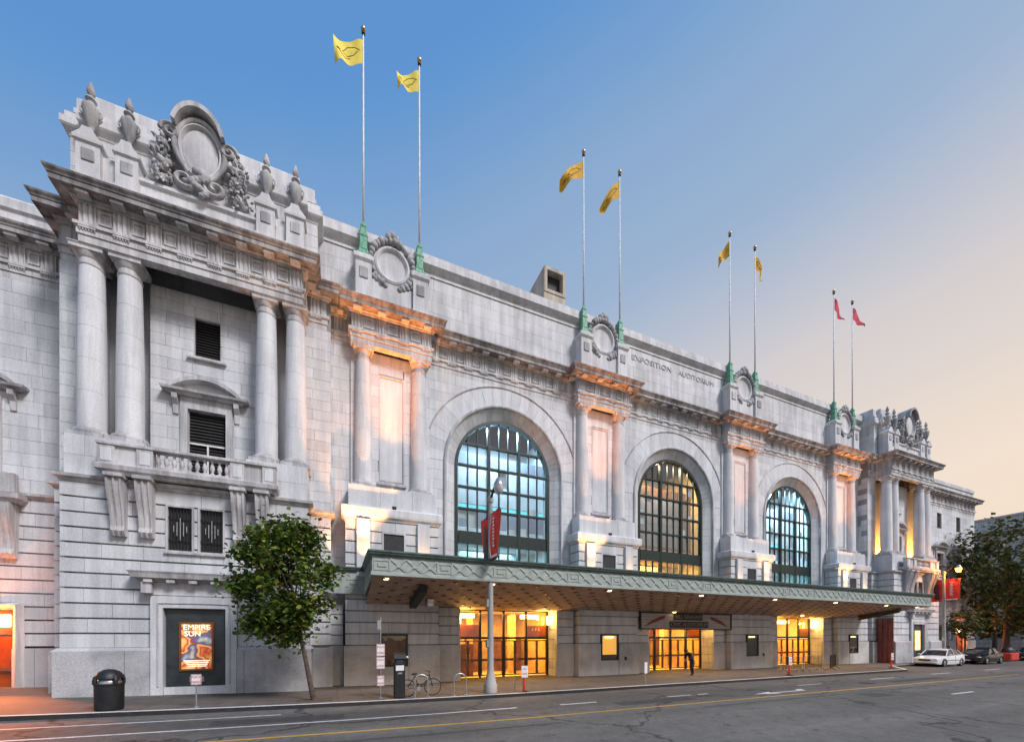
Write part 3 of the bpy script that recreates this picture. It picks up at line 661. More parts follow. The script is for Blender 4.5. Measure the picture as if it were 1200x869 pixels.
    # ledge
    B('storey_ledge', MB().sweep([(cx+u0, 22.7), (cx+u0, 20.5), (cx-3.9, 20.5), (cx-3.9, 19.3), (cx+3.9, 19.3), (cx+3.9, 20.5), (cx+u1, 20.5), (cx+u1, 21.6)], [(-.5, 7.86), (.02, 7.86), (.05, 7.95), (.16, 8.0), (.18, 8.1), (-.5, 8.16)]), TRIM)
    # plinths under the columns
    for sg in (-1, 1):
        a, b = sorted((cx+sg*1.62, cx+sg*3.86)); B('plinth_core', MB().box(a+.03, b-.03, 19.5, 20.9, 8.1, ZB-.01), STONE)
        course('f', 19.44, a, b, 8.14, ZB, .74, 1.3, STONE, .01, .01, .2); course('l' if sg < 0 else 'r', cx+sg*3.86, 19.45, 20.8, 8.14, ZB, .74, 1.3, STONE, .01, .01, .2)
        course('r' if sg < 0 else 'l', cx+sg*1.62, 19.45, 20.8, 8.14, ZB, .74, 1.3, STONE, .01, .01, .1)
    # wall behind the columns
    core('pavilion_wall_core', cx-1.9, cx+1.9, 21.02, 26, 8, 18.4)
    for sg in (-1, 1):
        a, b = sorted((cx+sg*3.5, cx+(u1 if sg > 0 else u0))); core('pier_core', a, b, 20.86, 26, 8, 18.4)
        core('niche_back', *sorted((cx+sg*1.9, cx+sg*3.5)), 21.7, 21.9, 8, 18.4, STONE)
        for q in (1.9, 3.5): core('niche_side', cx+sg*q-.02, cx+sg*q+.02, 20.95, 21.7, 8.1, 16.7, STONE)
    nh = [(cx-.66, cx+.66, 8.6, 11.8), (cx-.46, cx+.46, 14.1, 15.7)]
    course('f', 20.8, cx-1.9, cx+1.9, 8.14, ZT, .47, 1.0, STONE, .011, .010, .25, nh)
    course('f', 20.8, cx+u0, cx-3.5, 8.14, ZT, .47, 1.0, STONE, .011, .010, .25); course('f', 20.8, cx+3.5, cx+u1, 8.14, ZT, .47, 1.0, STONE, .011, .010, .25)
    for sd_, xx in (('l', cx+u0), ('r', cx+u1)): course(sd_, xx, 20.82, 22.6, 8.14, ZT, .47, .9, STONE, .011, .010, .25)
    louvre_window(cx-.46, cx+.46, 14.1, 15.7, 20.86, 14); B('window_sill', MB().bbox(cx-.68, cx+.68, 20.66, 20.9, 13.9, 14.02, .02), TRIM)
    louvre_window(cx-.66, cx+.66, 8.7, 11.8, 20.86, 24, sash=True)
    B('window_architrave', ring_frame(cx-.66, cx+.66, 8.4, 11.8, .24, 20.7, 20.85), TRIM); B('window_frieze', MB().box(cx-.9, cx+.9, 20.72, 20.85, 12.05, 12.3), TRIM)
    pediment(cx, 20.82, 12.48, 1.28, .62)
    # balcony
    B('balcony_slab', MB().sweep([(cx-2.72, 19.5), (cx-2.72, 18.85), (cx+2.72, 18.85), (cx+2.72, 19.5)], [(-.6, 8.16), (-.06, 8.16), (-.02, 8.24), (.08, 8.3), (.1, 8.46), (.04, 8.5), (-.6, 8.5)]), TRIM)
    for u in (-2.25, -1.45, 1.45, 2.25): k_ = Bi('console', CONSOLE, (X(u), 19.3, 0)); link('console_cap', CONCAP, k_)
    for u in (-2.5, -1.42, 1.42, 2.5): B('balustrade_post', MB().bbox(cx+u-.24, cx+u+.24, 18.86, 19.16, 8.5, 9.17, .012), TRIM); B('post_panel', MB().bbox(cx+u-.15, cx+u+.15, 18.84, 18.9, 8.6, 9.06, .012), SHAFT)
    for u in (-1.96, 1.96): B('parapet_panel', MB().box(cx+u-.3, cx+u+.3, 18.92, 19.1, 8.5, 9.17), TRIM)
    B('balustrade_rail', MB().bbox(cx-2.76, cx+2.76, 18.82, 19.2, 9.17, 9.29, .02), TRIM); B('balustrade_base', MB().box(cx-1.18, cx+1.18, 18.9, 19.12, 8.5, 8.6), TRIM)
    for k in range(10): Bi('baluster', BAL, (cx-1.06+k*2.12/9, 19.01, 8.6))
    # attic storey
    core('pavilion_attic', cx-4.15, cx+4.15, 20.66, 26, 18.3, 22.2, ATTIC); core('pavilion_attic_front', cx-3.55, cx+3.55, 20.36, 20.7, 18.3, 22.2, ATTIC)
    ap = [(cx-4.2, 26), (cx-4.2, 20.6), (cx-3.6, 20.6), (cx-3.6, 20.3), (cx+3.6, 20.3), (cx+3.6, 20.6), (cx+4.2, 20.6), (cx+4.2, 26)]
    B('attic_coping', MB().sweep(ap, [(-.4, 21.2), (.02, 21.2), (.04, 21.3), (.18, 21.42), (.22, 21.48), (.22, 21.72), (.12, 21.78), (.12, 22.0), (-.06, 22.1), (-.06, 22.4), (-.12, 22.42), (-.12, 22.85), (-.2, 22.95), (-.4, 22.95)]), ATTIC)
    B('attic_top', MB().box(cx-3.9, cx+3.9, 20.8, 25.8, 22.0, 22.8), ATTIC)
    course('f', 20.3, cx-3.6, cx+3.6, 18.5, 21.2, .54, 1.2, ATTIC, .012, .01, .2); course('f', 20.6, cx-4.2, cx-3.6, 18.5, 21.2, .54, 1.2, ATTIC, .012, .01, .2); course('f', 20.6, cx+3.6, cx+4.2, 18.5, 21.2, .54, 1.2, ATTIC, .012, .01, .2)
    course('l', cx-4.2, 20.6, 26, 18.5, 21.2, .54, 1.4, ATTIC, .012, .01, .2); course('r', cx+4.2, 20.6, 26, 18.5, 21.2, .54, 1.4, ATTIC, .012, .01, .2)
    # parapet plinth with urn pedestals
    course('f', 19.82, cx-3.62, cx+3.62, 18.45, 19.3, .85, 1.5, ATTIC, .01, .012, .5); B('parapet_core', MB().box(cx-3.58, cx+3.58, 19.86, 20.4, 18.4, 19.28), ATTIC)
    course('l', cx-3.62, 19.84, 20.3, 18.45, 19.3, .85, 1.5, ATTIC, .01, .012, .3)
    B('parapet_ledge', MB().sweep([(cx-2.6, 19.95), (cx+2.6, 19.95)], [(-.4, 19.28), (0, 19.28), (0, 19.75), (.1, 19.8), (.1, 19.92), (-.4, 19.98)]), ATTIC)
    for sg in (-1, 1): B('parapet_panel', MB().box(cx+sg*2.74-.5, cx+sg*2.74+.5, 20.0, 20.35, 19.2, 20.3), ATTIC)
    for u in (-3.36, -2.26, 2.26, 3.36):
        q = .36
        p_ = B('urn_pedestal', MB().loft([[(cx+u-a, 19.76+(.36-a), z), (cx+u+a, 19.76+(.36-a), z), (cx+u+a, 20.4, z), (cx+u-a, 20.4, z)] for a, z in ((.38, 18.46), (.38, 19.28), (.34, 19.3), (.34, 20.4), (.41, 20.45), (.42, 20.55))]), ATTIC)
        B('pedestal_gable', MB().prism([(cx+u-.42, 20.55), (cx+u+.42, 20.55), (cx+u+.2, 20.78), (cx+u+.14, 20.95), (cx+u-.14, 20.95), (cx+u-.2, 20.78)], 19.71, 20.4, 'y'), ATTIC)
        B('carved_block', MB().bbox(cx+u-.19, cx+u+.19, 19.74, 19.9, 19.75, 20.22, .03), ORN)
        un = Bi('urn', URN, (cx+u, 20.0, 20.95), (0, 0, 0), (.84, .84, 1))
        for rz in (0, math.pi): link('urn_handle', URNH, un, rot=(0,0,rz))
    # cartouche
    yc = 19.9
    ov = lambda q, k, n=36: (cx+.72*q*math.cos(2*math.pi*k/n), 21.72+1.05*q*math.sin(2*math.pi*k/n))
    B('cartouche_shield', MB().loft([[(ov(q, k)[0], y, ov(q, k)[1]) for k in range(36)] for q, y in ((1.0, 20.5), (1.0, yc-.02), (.98, yc-.14), (.92, yc-.16), (.88, yc-.06), (.84, yc), (.82, yc-.04), (.6, yc-.1), (.3, yc-.13), (.05, yc-.14))]), ATTIC, None, True, 35)
    cf = MB().ring([(cx+.79*math.cos(2*math.pi*k/40)*(1+.05*math.cos(8*math.pi*k/40)), yc-.1, 21.72+1.15*math.sin(2*math.pi*k/40)) for k in range(40)], .10, 8); B('cartouche_frame', cf, ORN, None, True, 60)
    hd = [(cx+.92*math.cos(R(a)), 21.85+1.42*math.sin(R(a))) for a in range(20, 161, 10)]
    B('cartouche_hood', MB().prism(hd+[(cx+.78*math.cos(R(a)), 21.85+1.24*math.sin(R(a))) for a in range(160, 19, -10)], yc-.45, 20.5, 'y'), ORN)
    for sg in (-1, 1):
        sp = [(cx+sg*(.95+.32*(1-t)*math.cos(t*11)), yc-.12, 22.05+.32*(1-t)*math.sin(t*11)) for t in [k/22 for k in range(20)]]
        B('scroll', MB().tube(sp, .09, 6), ORN, None, True, 60)
        sp = [(cx+sg*(.5+.42*(1-t)*math.cos(t*11+2)), yc-.14, 20.35+.38*(1-t)*math.sin(t*11+2)) for t in [k/22 for k in range(20)]]
        B('scroll', MB().tube(sp, .1, 6), ORN, None, True, 60)
        fs = MB()
        for k in range(80):
            a, b = random.random(), random.random()
            fs.blob((cx+sg*(1.0+.55*a*(1-.3*b)), yc+.25-.38*math.sin(math.pi*a)*random.random(), 20.3+1.6*b), random.uniform(.06, .14), 7, 5)
        for k in range(60):                              # leaves among the fruit
            a, b = random.random(), random.random(); p = Vector((cx+sg*(.95+.75*a*(1-.3*b)), yc+.2-.35*math.sin(math.pi*a), 20.05+1.95*b)); q = R(random.uniform(0, 360)); e = Vector((math.cos(q), -.35, math.sin(q)))*.2; f = Vector((-math.sin(q), 0, math.cos(q)))*.075
            fs.add([p, p+e*.5+f, p+e, p+e*.5-f, p+e*.5+Vector((0, -.05, 0))], [(0, 1, 4), (1, 2, 4), (2, 3, 4), (3, 0, 4)])
        B('fruit_swag', fs, ORN, None, True, 45, 'stuff')
    lf = MB()
    for k in range(14):
        t = k/13; lf.blob((cx+.2*math.sin(t*9), yc-.2, 20.75-.85*t), .2*(1-.5*t), 7, 5, (1.3, .8, 1))
    B('acanthus_pendant', lf, ORN, None, True, 80, 'stuff')
# lamps hidden behind the columns of the western pavilion
for u in (-2.7, 2.7):
    xx = PAV[1][0]+u
    B('niche_lamp', MB().bbox(xx-.12, xx+.12, 21.25, 21.5, ZB-.5, ZB-.3, .02), BLACK); light('niche_light', 'POINT', (xx, 21.3, ZB+.05), 1100, (1, .42, .06), None, .15)
B('side_door', MB().box(44.42, 44.5, 19.25, 20.42, 0, 3.95), REDD)
for k in range(4): B('side_door_batten', MB().box(44.38, 44.43, 19.25+.37*k, 19.29+.37*k, 0, 3.95), WOODD)
# ---- wings
def wing(x0, x1, bays, lit):
    hs = []; yw = 22.7
    for b_ in bays: hs += [(b_-1.25, b_+1.25, -1, 3.4), (b_-.7, b_+.7, 8.8, 11.6), (b_-.5, b_+.5, 14.4, 16.1)]
    core('wing_core', x0+.03, x1-.03, yw+.34, 40, -.3, 19.0); core('wing_upper_core', x0+.03, x1-.03, yw+.06, yw+.36, 3.45, 8.0); core('wing_upper_core', x0+.03, x1-.03, yw+.06, yw+.36, 11.8, 14.2); core('wing_upper_core', x0+.03, x1-.03, yw+.06, yw+.36, 16.2, 19)
    rust_stones('f', yw, x0, x1, 1.95, 7.88, hs, 1.4); course('f', yw-.12, x0, x1, -.3, 1.9, 2.1, 2, BASE, .01, .014, .4, hs)
    course('f', yw, x0, x1, 8.14, ZT, .53, 1.1, STONE, .011, .010, .25, hs)
    B('storey_ledge', MB().sweep([(x0, yw), (x1, yw)], [(-.3, 7.86), (.02, 7.86), (.16, 8.0), (.18, 8.1), (-.3, 8.16)]), TRIM)
    B('wing_parapet', MB().sweep([(x0, yw), (x1, yw)], [(-.6, 18.5), (-.1, 18.5), (-.1, 19.35), (.0, 19.4), (.02, 19.75), (-.05, 19.85), (-.6, 19.85)]), ATTIC)
    for b_ in bays:
        louvre_window(b_-.5, b_+.5, 14.4, 16.1, yw+.06, 12); louvre_window(b_-.7, b_+.7, 8.8, 11.6, yw+.06, 22, sash=True)
        B('window_architrave', ring_frame(b_-.7, b_+.7, 8.5, 11.6, .24, yw-.1, yw+.05), TRIM); pediment(b_, yw+.02, 12.3, 1.5, .62)
        B('balcony_slab', MB().sweep([(b_-1.6, yw+.1), (b_-1.6, yw-.5), (b_+1.6, yw-.5), (b_+1.6, yw+.1)], [(-.5, 7.6), (-.05, 7.6), (.08, 7.76), (.1, 7.95), (-.5, 8.0)]), TRIM)
        B('balcony_parapet', MB().box(b_-1.5, b_+1.5, yw-.45, yw-.2, 8.0, 8.75), TRIM)
        for u in (-1.2, 1.2): Bi('console', CONSOLE, (b_+u, yw, -.55))
        B('door_surround', MB().tube([(b_-1.45, yw-.1, 0), (b_-1.45, yw-.1, 3.62), (b_+1.45, yw-.1, 3.62), (b_+1.45, yw-.1, 0)], .2, 4), TRIM)
wing(-34, -9.6, [-22.1, -17.6, -13.1], 0); wing(53.1, 70.2, [57.3, 61.8, 66.2], 1)
def doorway(b_, y, orange):
    D = B('door', ring_frame(b_-1.2, b_+1.2, .05, 3.35, .06, y+.02, y+.12), WOODD)
    mk('door_rail', MB().box(b_-1.2, b_+1.2, y+.03, y+.11, 2.45, 2.6), WOODD, D); mk('door_post', MB().box(b_-.05, b_+.05, y+.03, y+.11, .05, 2.45), WOODD, D)
    for u in (-.62, .62): mk('door_rail', MB().box(b_+u-.55, b_+u+.55, y+.035, y+.105, 1.0, 1.12), WOODD, D)
    mk('pane', MB().box(b_-1.2, b_+1.2, y+.06, y+.065, .05, 3.35), GLASSD, D)
for b_, en in ((-13.1, 600), (66.2, 350)):
    doorway(b_, 22.75, 1)
    if b_ < 0: light('door_spill', 'SPOT', (-12.6, 22.5, 3.0), 3600, (1, .22, .03), None, .15, Vector((-3.3, 5.3, 2.9)).to_track_quat('Z', 'Y').to_euler(), 36, 1)
    B('vestibule', MB().box(b_-1.24, b_+1.24, 22.9, 22.95, 0, 3.4), SIGNO); B('vestibule_lamp', MB().bbox(b_-1.1, b_+1.1, 22.80, 22.88, 2.75, 3.25, .02), LAMPY)
    light('door_light', 'POINT', (b_, 22.2, 2.9), en, (1, .25, .05), None, .2)
# ---- entrances
for bi, c in enumerate(BAY):
    y = 22.02; x0, x1 = c-2.9, c+2.9
    E_ = B('entrance', ring_frame(x0+.06, x1-.06, -.1, 3.82, .1, y-.06, y+.08), BLACK)
    bw_ = (x1-x0)/4
    for k in range(1, 4): mk('entrance_post', MB().box(x0+k*bw_-.05, x0+k*bw_+.05, y-.07, y+.07, 0, 3.82), BLACK, E_)
    mk('transom_bar', MB().box(x0, x1, y-.08, y+.08, 2.2, 2.34), BLACK, E_)
    for k in range(4):
        a = x0+k*bw_+.05; b = a+bw_-.1
        sgn = k in (0, 3)
        mk('transom_pane', MB().box(a, b, y, y+.008, 2.34, 3.8), GLASSD, E_)
        if sgn: mk('transom_sign', MB().box(a, b, y+.02, y+.04, 2.34, 3.02 if bi != 1 else 3.75), SIGNO, E_)
        for j in range(2):
            la = a+j*(b-a)/2; lb = la+(b-a)/2
            lf = mk('door_leaf', ring_frame(la+.07, lb-.07, .16, 2.08, .07, y-.03, y+.03), WOODD, E_)
            mk('door_rail', MB().box(la+.06, lb-.06, y-.025, y+.025, .95, 1.08), WOODD, E_); mk('pane', MB().box(la+.06, lb-.06, y, y+.006, .14, 2.1), GLASSD, E_)
            hx = lb-.1 if j == 0 else la+.1
            mk('push_bar', MB().tube([(hx, y-.03, .9), (hx, y-.09, .93), (hx, y-.09, 1.3), (hx, y-.03, 1.33)], .015, 6), BRASS, E_)
    if bi == 0:
        for k in range(3): mk('sign_digit', MB().box(c+1.85+.22*k, c+1.93+.22*k, y+.01, y+.018, 2.7, 2.86), SIGNW, E_)
    m = MB(); m.add([(x0,y+.1,.02),(x1,y+.1,.02),(x1,27,.02),(x0,27,.02),(x0,y+.1,3.88),(x1,y+.1,3.88),(x1,27,3.88),(x0,27,3.88)], [(0,1,2,3),(4,7,6,5),(1,5,6,2),(2,6,7,3),(3,7,4,0)])
    B('lobby', m, WOODO)
    for u in (-2.2, -.75, .75, 2.2): B('inner_door', MB().bbox(c+u-.5, c+u+.5, 25.4, 25.5, 0, 2.2, .02), WOODD)
    for u in (-1.45, 1.45): B('lobby_pillar', MB().box(c+u-.2, c+u+.2, 24.0, 24.4, 0, 3.86), WOODO)
    B('ticket_booth', MB().box(c-2.7, c-1.4, 23.4, 24.2, 0, 1.9), WOODD)
    for u in (-2.1, 2.1) if bi == 0 else (-.8, .8): B('lobby_lamp', MB().bbox(c+u-.55, c+u+.55, 22.7, 23.1, 3.45, 3.7, .03), LAMPY)
    light('lobby_light', 'AREA', (c, 23.6, 3.7), [600, 600, 650][bi], (1, .68, .22), None, 3.5)
    light('lobby_light', 'POINT', (c+(1.2 if bi != 1 else 0), 23.4, 2.6), [110, 200, 200][bi], (1, .58, .12), None, .3)
    for sg in (-1, 1):
        B('sconce', MB().bbox(c+sg*2.78-.07, c+sg*2.78+.07, 21.55, 21.75, 3.05, 3.6, .03), LAMPW)
        light('sconce_light', 'POINT', (c+sg*2.5, 21.5, 3.45), 100, (1, .55, .12), None, .08)
# display cases in the piers
for i, pc in enumerate(PC):
    y = YPED-.02
    B('display_case', ring_frame(pc-.56, pc+.56, 1.0, 2.4, .09, y-.06, y+.1), BLACK if i else BRONZE)
    B('case_back', MB().box(pc-.56, pc+.56, y+.06, y+.075, 1.0, 2.4), [WOODD, mat_emit('lit_case', (1, .62, .18), .9), DARK, DARK][i])
    B('case_glass', MB().box(pc-.56, pc+.56, y-.03, y-.025, 1.0, 2.4), GLASSD)
    if i: B('case_lamp', MB().bbox(pc-.3, pc+.3, y+.0, y+.05, 2.28, 2.36, .01), LAMPW); B('case_sill', MB().box(pc-.56, pc+.56, y+.02, y+.055, 1.0, 1.25), DARK)
for i, pc in enumerate(PC[1:3]): B('wall_box', MB().bbox(pc+1.1, pc+1.25, YPED-.12, YPED, .9, 1.1, .01), BLACK)
# big banner over the middle entrance
SGN = B('hall_sign', MB().bbox(17.72, 25.8, 20.42, 20.48, 2.88, 3.86, .01), mat_plain('sign_boards', (.45, .40, .38), .6, 0, .1, 2))
for k in range(4): mk('sign_board_joint', MB().box(17.75, 25.77, 20.412, 20.418, 3.06+.19*k, 3.072+.19*k), LOUVRE, SGN)
mk('sign_frame', ring_frame(17.72, 25.8, 2.88, 3.86, .07, 20.36, 20.5), BLACK, SGN)
for s_, z, wd, hw in (('BILL GRAHAM', 3.66, 2.35, 1.3), ('CIVIC AUDITORIUM', 3.16, 3.3, 1.75)):
    me = text_mesh(s_, .36, mat_plain('sign_letters_'+s_[:4].lower(), (.32, .26, .2), .6), .008); w0 = max(p.co.x for p in me.vertices)-min(p.co.x for p in me.vertices)
    xm = 21.75 + (.1 if z < 3.4 else 0)
    mk('letter_board', MB().bbox(xm-hw, xm+hw, 20.385, 20.41, z-.22, z+.2, .005), INK, SGN)
    link('sign_lettering', me, SGN, (xm, 20.375, z-.01), (R(90), 0, 0), (wd/w0, 1, 1))
for sg in (-1, 1):
    fx = 21.75+sg*2.05; tx = 21.75+sg*3.75
    mk('sign_flourish', MB().prism([(fx, 3.72), (fx+sg*.3, 3.68), (fx+sg*1.1, 3.4), (tx, 3.0), (fx+sg*1.2, 3.16), (fx+sg*.4, 3.42), (fx, 3.56)], 20.39, 20.41, 'y'), mat_plain('sign_maroon', (.22, .04, .035), .6), SGN)
# ---- canopy
CX0, CX1, CYF = 1.2, 42.3, 16.0
cp = [(-.62, 20.38), (CX0, 20.38), (CX0, CYF), (CX1, CYF), (CX1, 20.38), (44.1, 20.38)]
CAN = B('canopy', MB().box(CX0+.1, CX1-.1, CYF+.1, 20.9, 5.3, 5.44), COPPERD); CAN['label'] = 'green copper entrance canopy with diamond lattice edge'
mk('canopy_moulding', MB().sweep(cp, [(-.1, 5.36), (.03, 5.36), (.04, 5.42), (.12, 5.47), (.13, 5.53), (.17, 5.55), (.17, 5.61), (-.1, 5.61)]), COPPERD, CAN)
mk('fascia', MB().sweep(cp, [(-.06, 4.74), (.0, 4.74), (.0, 5.37), (-.06, 5.37)]), COPPER, CAN)
mk('fascia_lip', MB().sweep(cp[1:5], [(-.08, 4.68), (.05, 4.68), (.05, 4.8), (.02, 4.82), (-.08, 4.82)]), COPPER, CAN)
mk('fascia_wall_band', MB().box(-.62, CX0, 20.3, 20.42, 4.36, 4.76), COPPER, CAN); 
for xx in (CX0, CX1): mk('fascia_side', MB().prism([(CYF+.02, 4.76), (20.38, 4.76), (20.38, 4.3), (CYF+.02, 4.66)], xx-.03, xx+.03, 'x'), COPPER, CAN)
BARA = MB().prism([(-.30, 4.84), (-.2, 4.84), (.30, 5.34), (.2, 5.34)], -.04, 0, 'y').mesh('lattice_bar', COPPER)
BARB = MB().prism([(.2, 4.84), (.30, 4.84), (-.2, 5.34), (-.30, 5.34)], -.034, 0, 'y').mesh('lattice_bar', COPPER)
STUD = MB().prism([(0, -.09), (.1, 0), (0, .09), (-.1, 0)], -.05, 0, 'y').mesh('lattice_boss', COPPER)
PANL = ring_frame(-.3, .3, 4.93, 5.22, .06, -.025, 0).mesh('fascia_panel', COPPER)
PANI = MB().bbox(-.16, .16, -.03, 0, 5.0, 5.15, .01).mesh('panel_boss', COPPER)
PEDGE = MB().box(-.02, .02, -.03, 0, 4.82, 5.34).mesh('fascia_rib', COPPER)
def fascia_run(a, b, at, rot):
    n = int((b-a)/.6); st = (b-a)/n
    pat = [0, 1, 1, 1, 0]+[1]*9
    for k in range(n):
        u = a+(k+.5)*st; kk = min(k, n-1-k); rect = kk in (0, 4) or (kk > 4 and (kk-4) % 10 == 0) or (kk > 4 and (kk-4) % 10 == 4)
        if rect:
            p_ = link('fascia_panel', PANL, CAN, at(u), rot, (st/.74, 1, 1)); link('panel_boss', PANI, CAN, at(u), rot)
        else:
            link('lattice_bar', BARA, CAN, at(u), rot, (st/.51, 1, 1)); link('lattice_bar', BARB, CAN, at(u), rot, (st/.51, 1, 1)); link('lattice_boss', STUD, CAN, Vector(at(u))+Vector((0, 0, 5.075)), rot)
        if k and (rect or min(k-1, n-k) in (0, 4)): link('fascia_rib', PEDGE, CAN, at(a+k*st), rot)
fascia_run(CX0+.05, CX1-.05, lambda u: (u, CYF, 0), (0,0,0)); fascia_run(0, 4.3, lambda u: (CX0, 20.36-u, 0), (0,0,R(-90))); fascia_run(-.6, CX0-.05, lambda u: (u, 20.38, -.2), (0,0,0))
sf = MB(); sf.add([(CX0+.04, CYF+.05, 4.72), (CX1-.04, CYF+.05, 4.72), (CX1-.04, 20.55, 3.92), (CX0+.04, 20.55, 3.92), (CX1-.04, 22.3, 3.87), (CX0+.04, 22.3, 3.87)], [(0, 3, 2, 1), (3, 5, 4, 2)])
mk('soffit', sf, SOFFIT, CAN)
st_ = MB()
for j in range(9):
    y = 16.5+j*.52
    for k in range(int((CX1-CX0)/.95)):
        x = CX0+.5+k*.95+(.475 if j % 2 else 0); z = 4.72-(y-16.05)*.8/4.5
        if x < CX1-.2: st_.prism([(x-.09, y-.06), (x+.09, y-.06), (x+.09, y+.06), (x-.09, y+.06)], z-.035, z+.0, 'z')
mk('soffit_stud', st_, WOODD, CAN, kind='stuff')
LD = MB().lathe([(.01, -.02), (.09, -.02), (.12, .02)], 16).mesh('canopy_lamp', LAMPW)
for x in (1.75, 6.2, 12.4, 18.6, 24.8, 31.0, 37.2, 41.6):
    link('canopy_lamp', LD, CAN, (x, 16.55, 4.62)); light('canopy_light', 'SPOT', (x, 16.6, 4.55), 330, (1, .55, .18), None, .1, (R(14), 0, 0), 95, .8)
for x, y in ((27.5, 20.6), (33.2, 20.0), (20.3, 20.2)): link('canopy_lamp', LD, CAN, (x, y, 3.93))
for xx in (3.3, 40.0): mk('soffit_beam', MB().prism([(16.9, 4.5), (19.6, 4.05), (19.6, 3.7), (17.0, 4.2)], xx-.16, xx+.16, 'x'), BLACK, CAN)
fl = mk('floodlight', MB().bbox(3.7, 4.05, 18.3, 18.7, 3.68, 4.1, .05), STEEL, CAN); mk('flood_lens', MB().box(3.75, 4.0, 18.28, 18.3, 3.74, 3.86), SIGNW, CAN)
# ---- uplights on the canopy roof, washing the pedestals and columns
light('corner_uplight', 'SPOT', (-.1, 20.2, 5.75), 650, (1, .38, .12), None, .06, (R(180-3), 0, 0), 60, .8)
for pc in PC:
    for sg in (-1, 1):
        xx = pc+sg*1.42; en = 300 if (pc == PC[0] and sg < 0) else 200 if (sg < 0) == (pc in PC[:2]) or pc == PC[3] else 110
        B('uplight', MB().bbox(xx-.12, xx+.12, 19.88, 20.08, 5.44, 5.62, .03), BLACK)
        light('uplight_beam', 'SPOT', (xx, 19.98, 5.7), en, (1, .50, .15), None, .05, (R(180-7), 0, 0), 60, .7)
    light('facade_uplight', 'SPOT', (pc+(1.42 if pc == PC[2] else -1.42), 19.4, 5.72), [2300, 1300, 900, 1600][PC.index(pc)], (1, .42, .15), None, .06, (R(180-8), 0, 0), 58, .55)
    light('column_uplight', 'SPOT', (pc, 20.33, 8.75), [7000, 4600, 2800, 6000][PC.index(pc)], (1, .27, .035), None, .06, (R(180-2.5), 0, 0), 36, 1.0); B('uplight', MB().bbox(pc-.1, pc+.1, 20.33, 20.47, 8.55, 8.68, .02), BLACK)
# ---- stones: pick the largest in the picture as parts, join the rest
def shown(s_):
    x0, x1, y0, y1, z0, z1, m = s_
    if x1-x0 < .3 and y1-y0 > .4: pts = [(x0, y0, z0), (x0, y1, z0), (x0, y0, z1)]
    else: pts = [(x0, y0, z0), (x1, y0, z0), (x0, y0, z1)]
    p = [px(q) for q in pts]
    if not all(-30 < a < 1230 and -10 < b < 880 for a, b in p): return 0
    return abs((p[1][0]-p[0][0])*(p[2][1]-p[0][1]))
STONES.sort(key=shown, reverse=True)
UNIT = {}
rest = {}
for k, s_ in enumerate(STONES):
    x0, x1, y0, y1, z0, z1, m = s_
    if k < 300:
        if m.name not in UNIT: UNIT[m.name] = MB().box(-.5, .5, -.5, .5, -.5, .5).mesh('stone', m)
        Bi('stone', UNIT[m.name], ((x0+x1)/2, (y0+y1)/2, (z0+z1)/2), (0,0,0), (x1-x0, y1-y0, z1-z0))
    else: rest.setdefault(m.name, MB()).box(x0, x1, y0, y1, z0, z1)
for pts, y0, y1, m in QUADS: rest.setdefault(m.name, MB()).prism(pts, y0, y1, 'y')
for n_, mb in rest.items(): B('stonework', mb, MATS[n_], kind='stuff')

# ------------------------------------------------------------------ ground
def mat_ground(name, c0, c1, scale, rough=.85, cracks=0., patch=.3):
    m, t, b = newmat(name); pos = t.nodes.new('ShaderNodeNewGeometry').outputs['Position']
    c = ramp(t, nodes_noise(t, pos, scale, 6, .7), [(.3, c0), (.7, c1)])
    c = mixc(t, c, ramp(t, nodes_noise(t, pos, .35, 5, .6, (.35, 1.2, 1)), [(.35, (.72,)*3), (.65, (1.12,)*3)]), patch+.3)
    c = mixc(t, c, ramp(t, nodes_noise(t, pos, 26, 5, .75), [(.3, (.66,)*3), (.7, (1.22,)*3)]), 1)
    if cracks:
        c = mixc(t, c, ramp(t, nodes_noise(t, pos, .16, 3, .5, (.12, 2.6, 1)), [(.4, (.74,)*3), (.6, (1.1,)*3)]), .8)
        c = mixc(t, c, ramp(t, nodes_noise(t, pos, 2.3, 5, .75), [(.34, (.42,)*3), (.43, (1,)*3)]), .75)
        wn = t.nodes.new('ShaderNodeTexVoronoi'); wn.feature = 'DISTANCE_TO_EDGE'; wn.inputs['Scale'].default_value = .13
        mp = t.nodes.new('ShaderNodeVectorMath'); mp.operation = 'ADD'; nz = t.nodes.new('ShaderNodeTexNoise'); nz.inputs['Scale'].default_value = .9; nz.inputs['Detail'].default_value = 6
        sc_ = t.nodes.new('ShaderNodeVectorMath'); sc_.operation = 'SCALE'; sc_.inputs['Scale'].default_value = 2.2
        t.links.new(pos, nz.inputs['Vector']); t.links.new(nz.outputs['Color'], sc_.inputs[0]); t.links.new(pos, mp.inputs[0]); t.links.new(sc_.outputs[0], mp.inputs[1]); t.links.new(mp.outputs[0], wn.inputs['Vector'])
        c = mixc(t, c, ramp(t, wn.outputs['Distance'], [(.0, (.22,)*3), (.006, (.38,)*3), (.012, (1,)*3)]), cracks)
    t.links.new(c, b.inputs['Base Color']); b.inputs['Roughness'].default_value = rough; b.inputs['Specular IOR Level'].default_value = .2
    bp = t.nodes.new('ShaderNodeBump'); bp.inputs['Strength'].default_value = .35; bp.inputs['Distance'].default_value = .01
    t.links.new(nodes_noise(t, pos, 45, 4), bp.inputs['Height']); t.links.new(bp.outputs[0], b.inputs['Normal']); return m
ASPH = mat_ground('asphalt', (.115, .108, .098), (.165, .155, .142), 3, .8, .8)
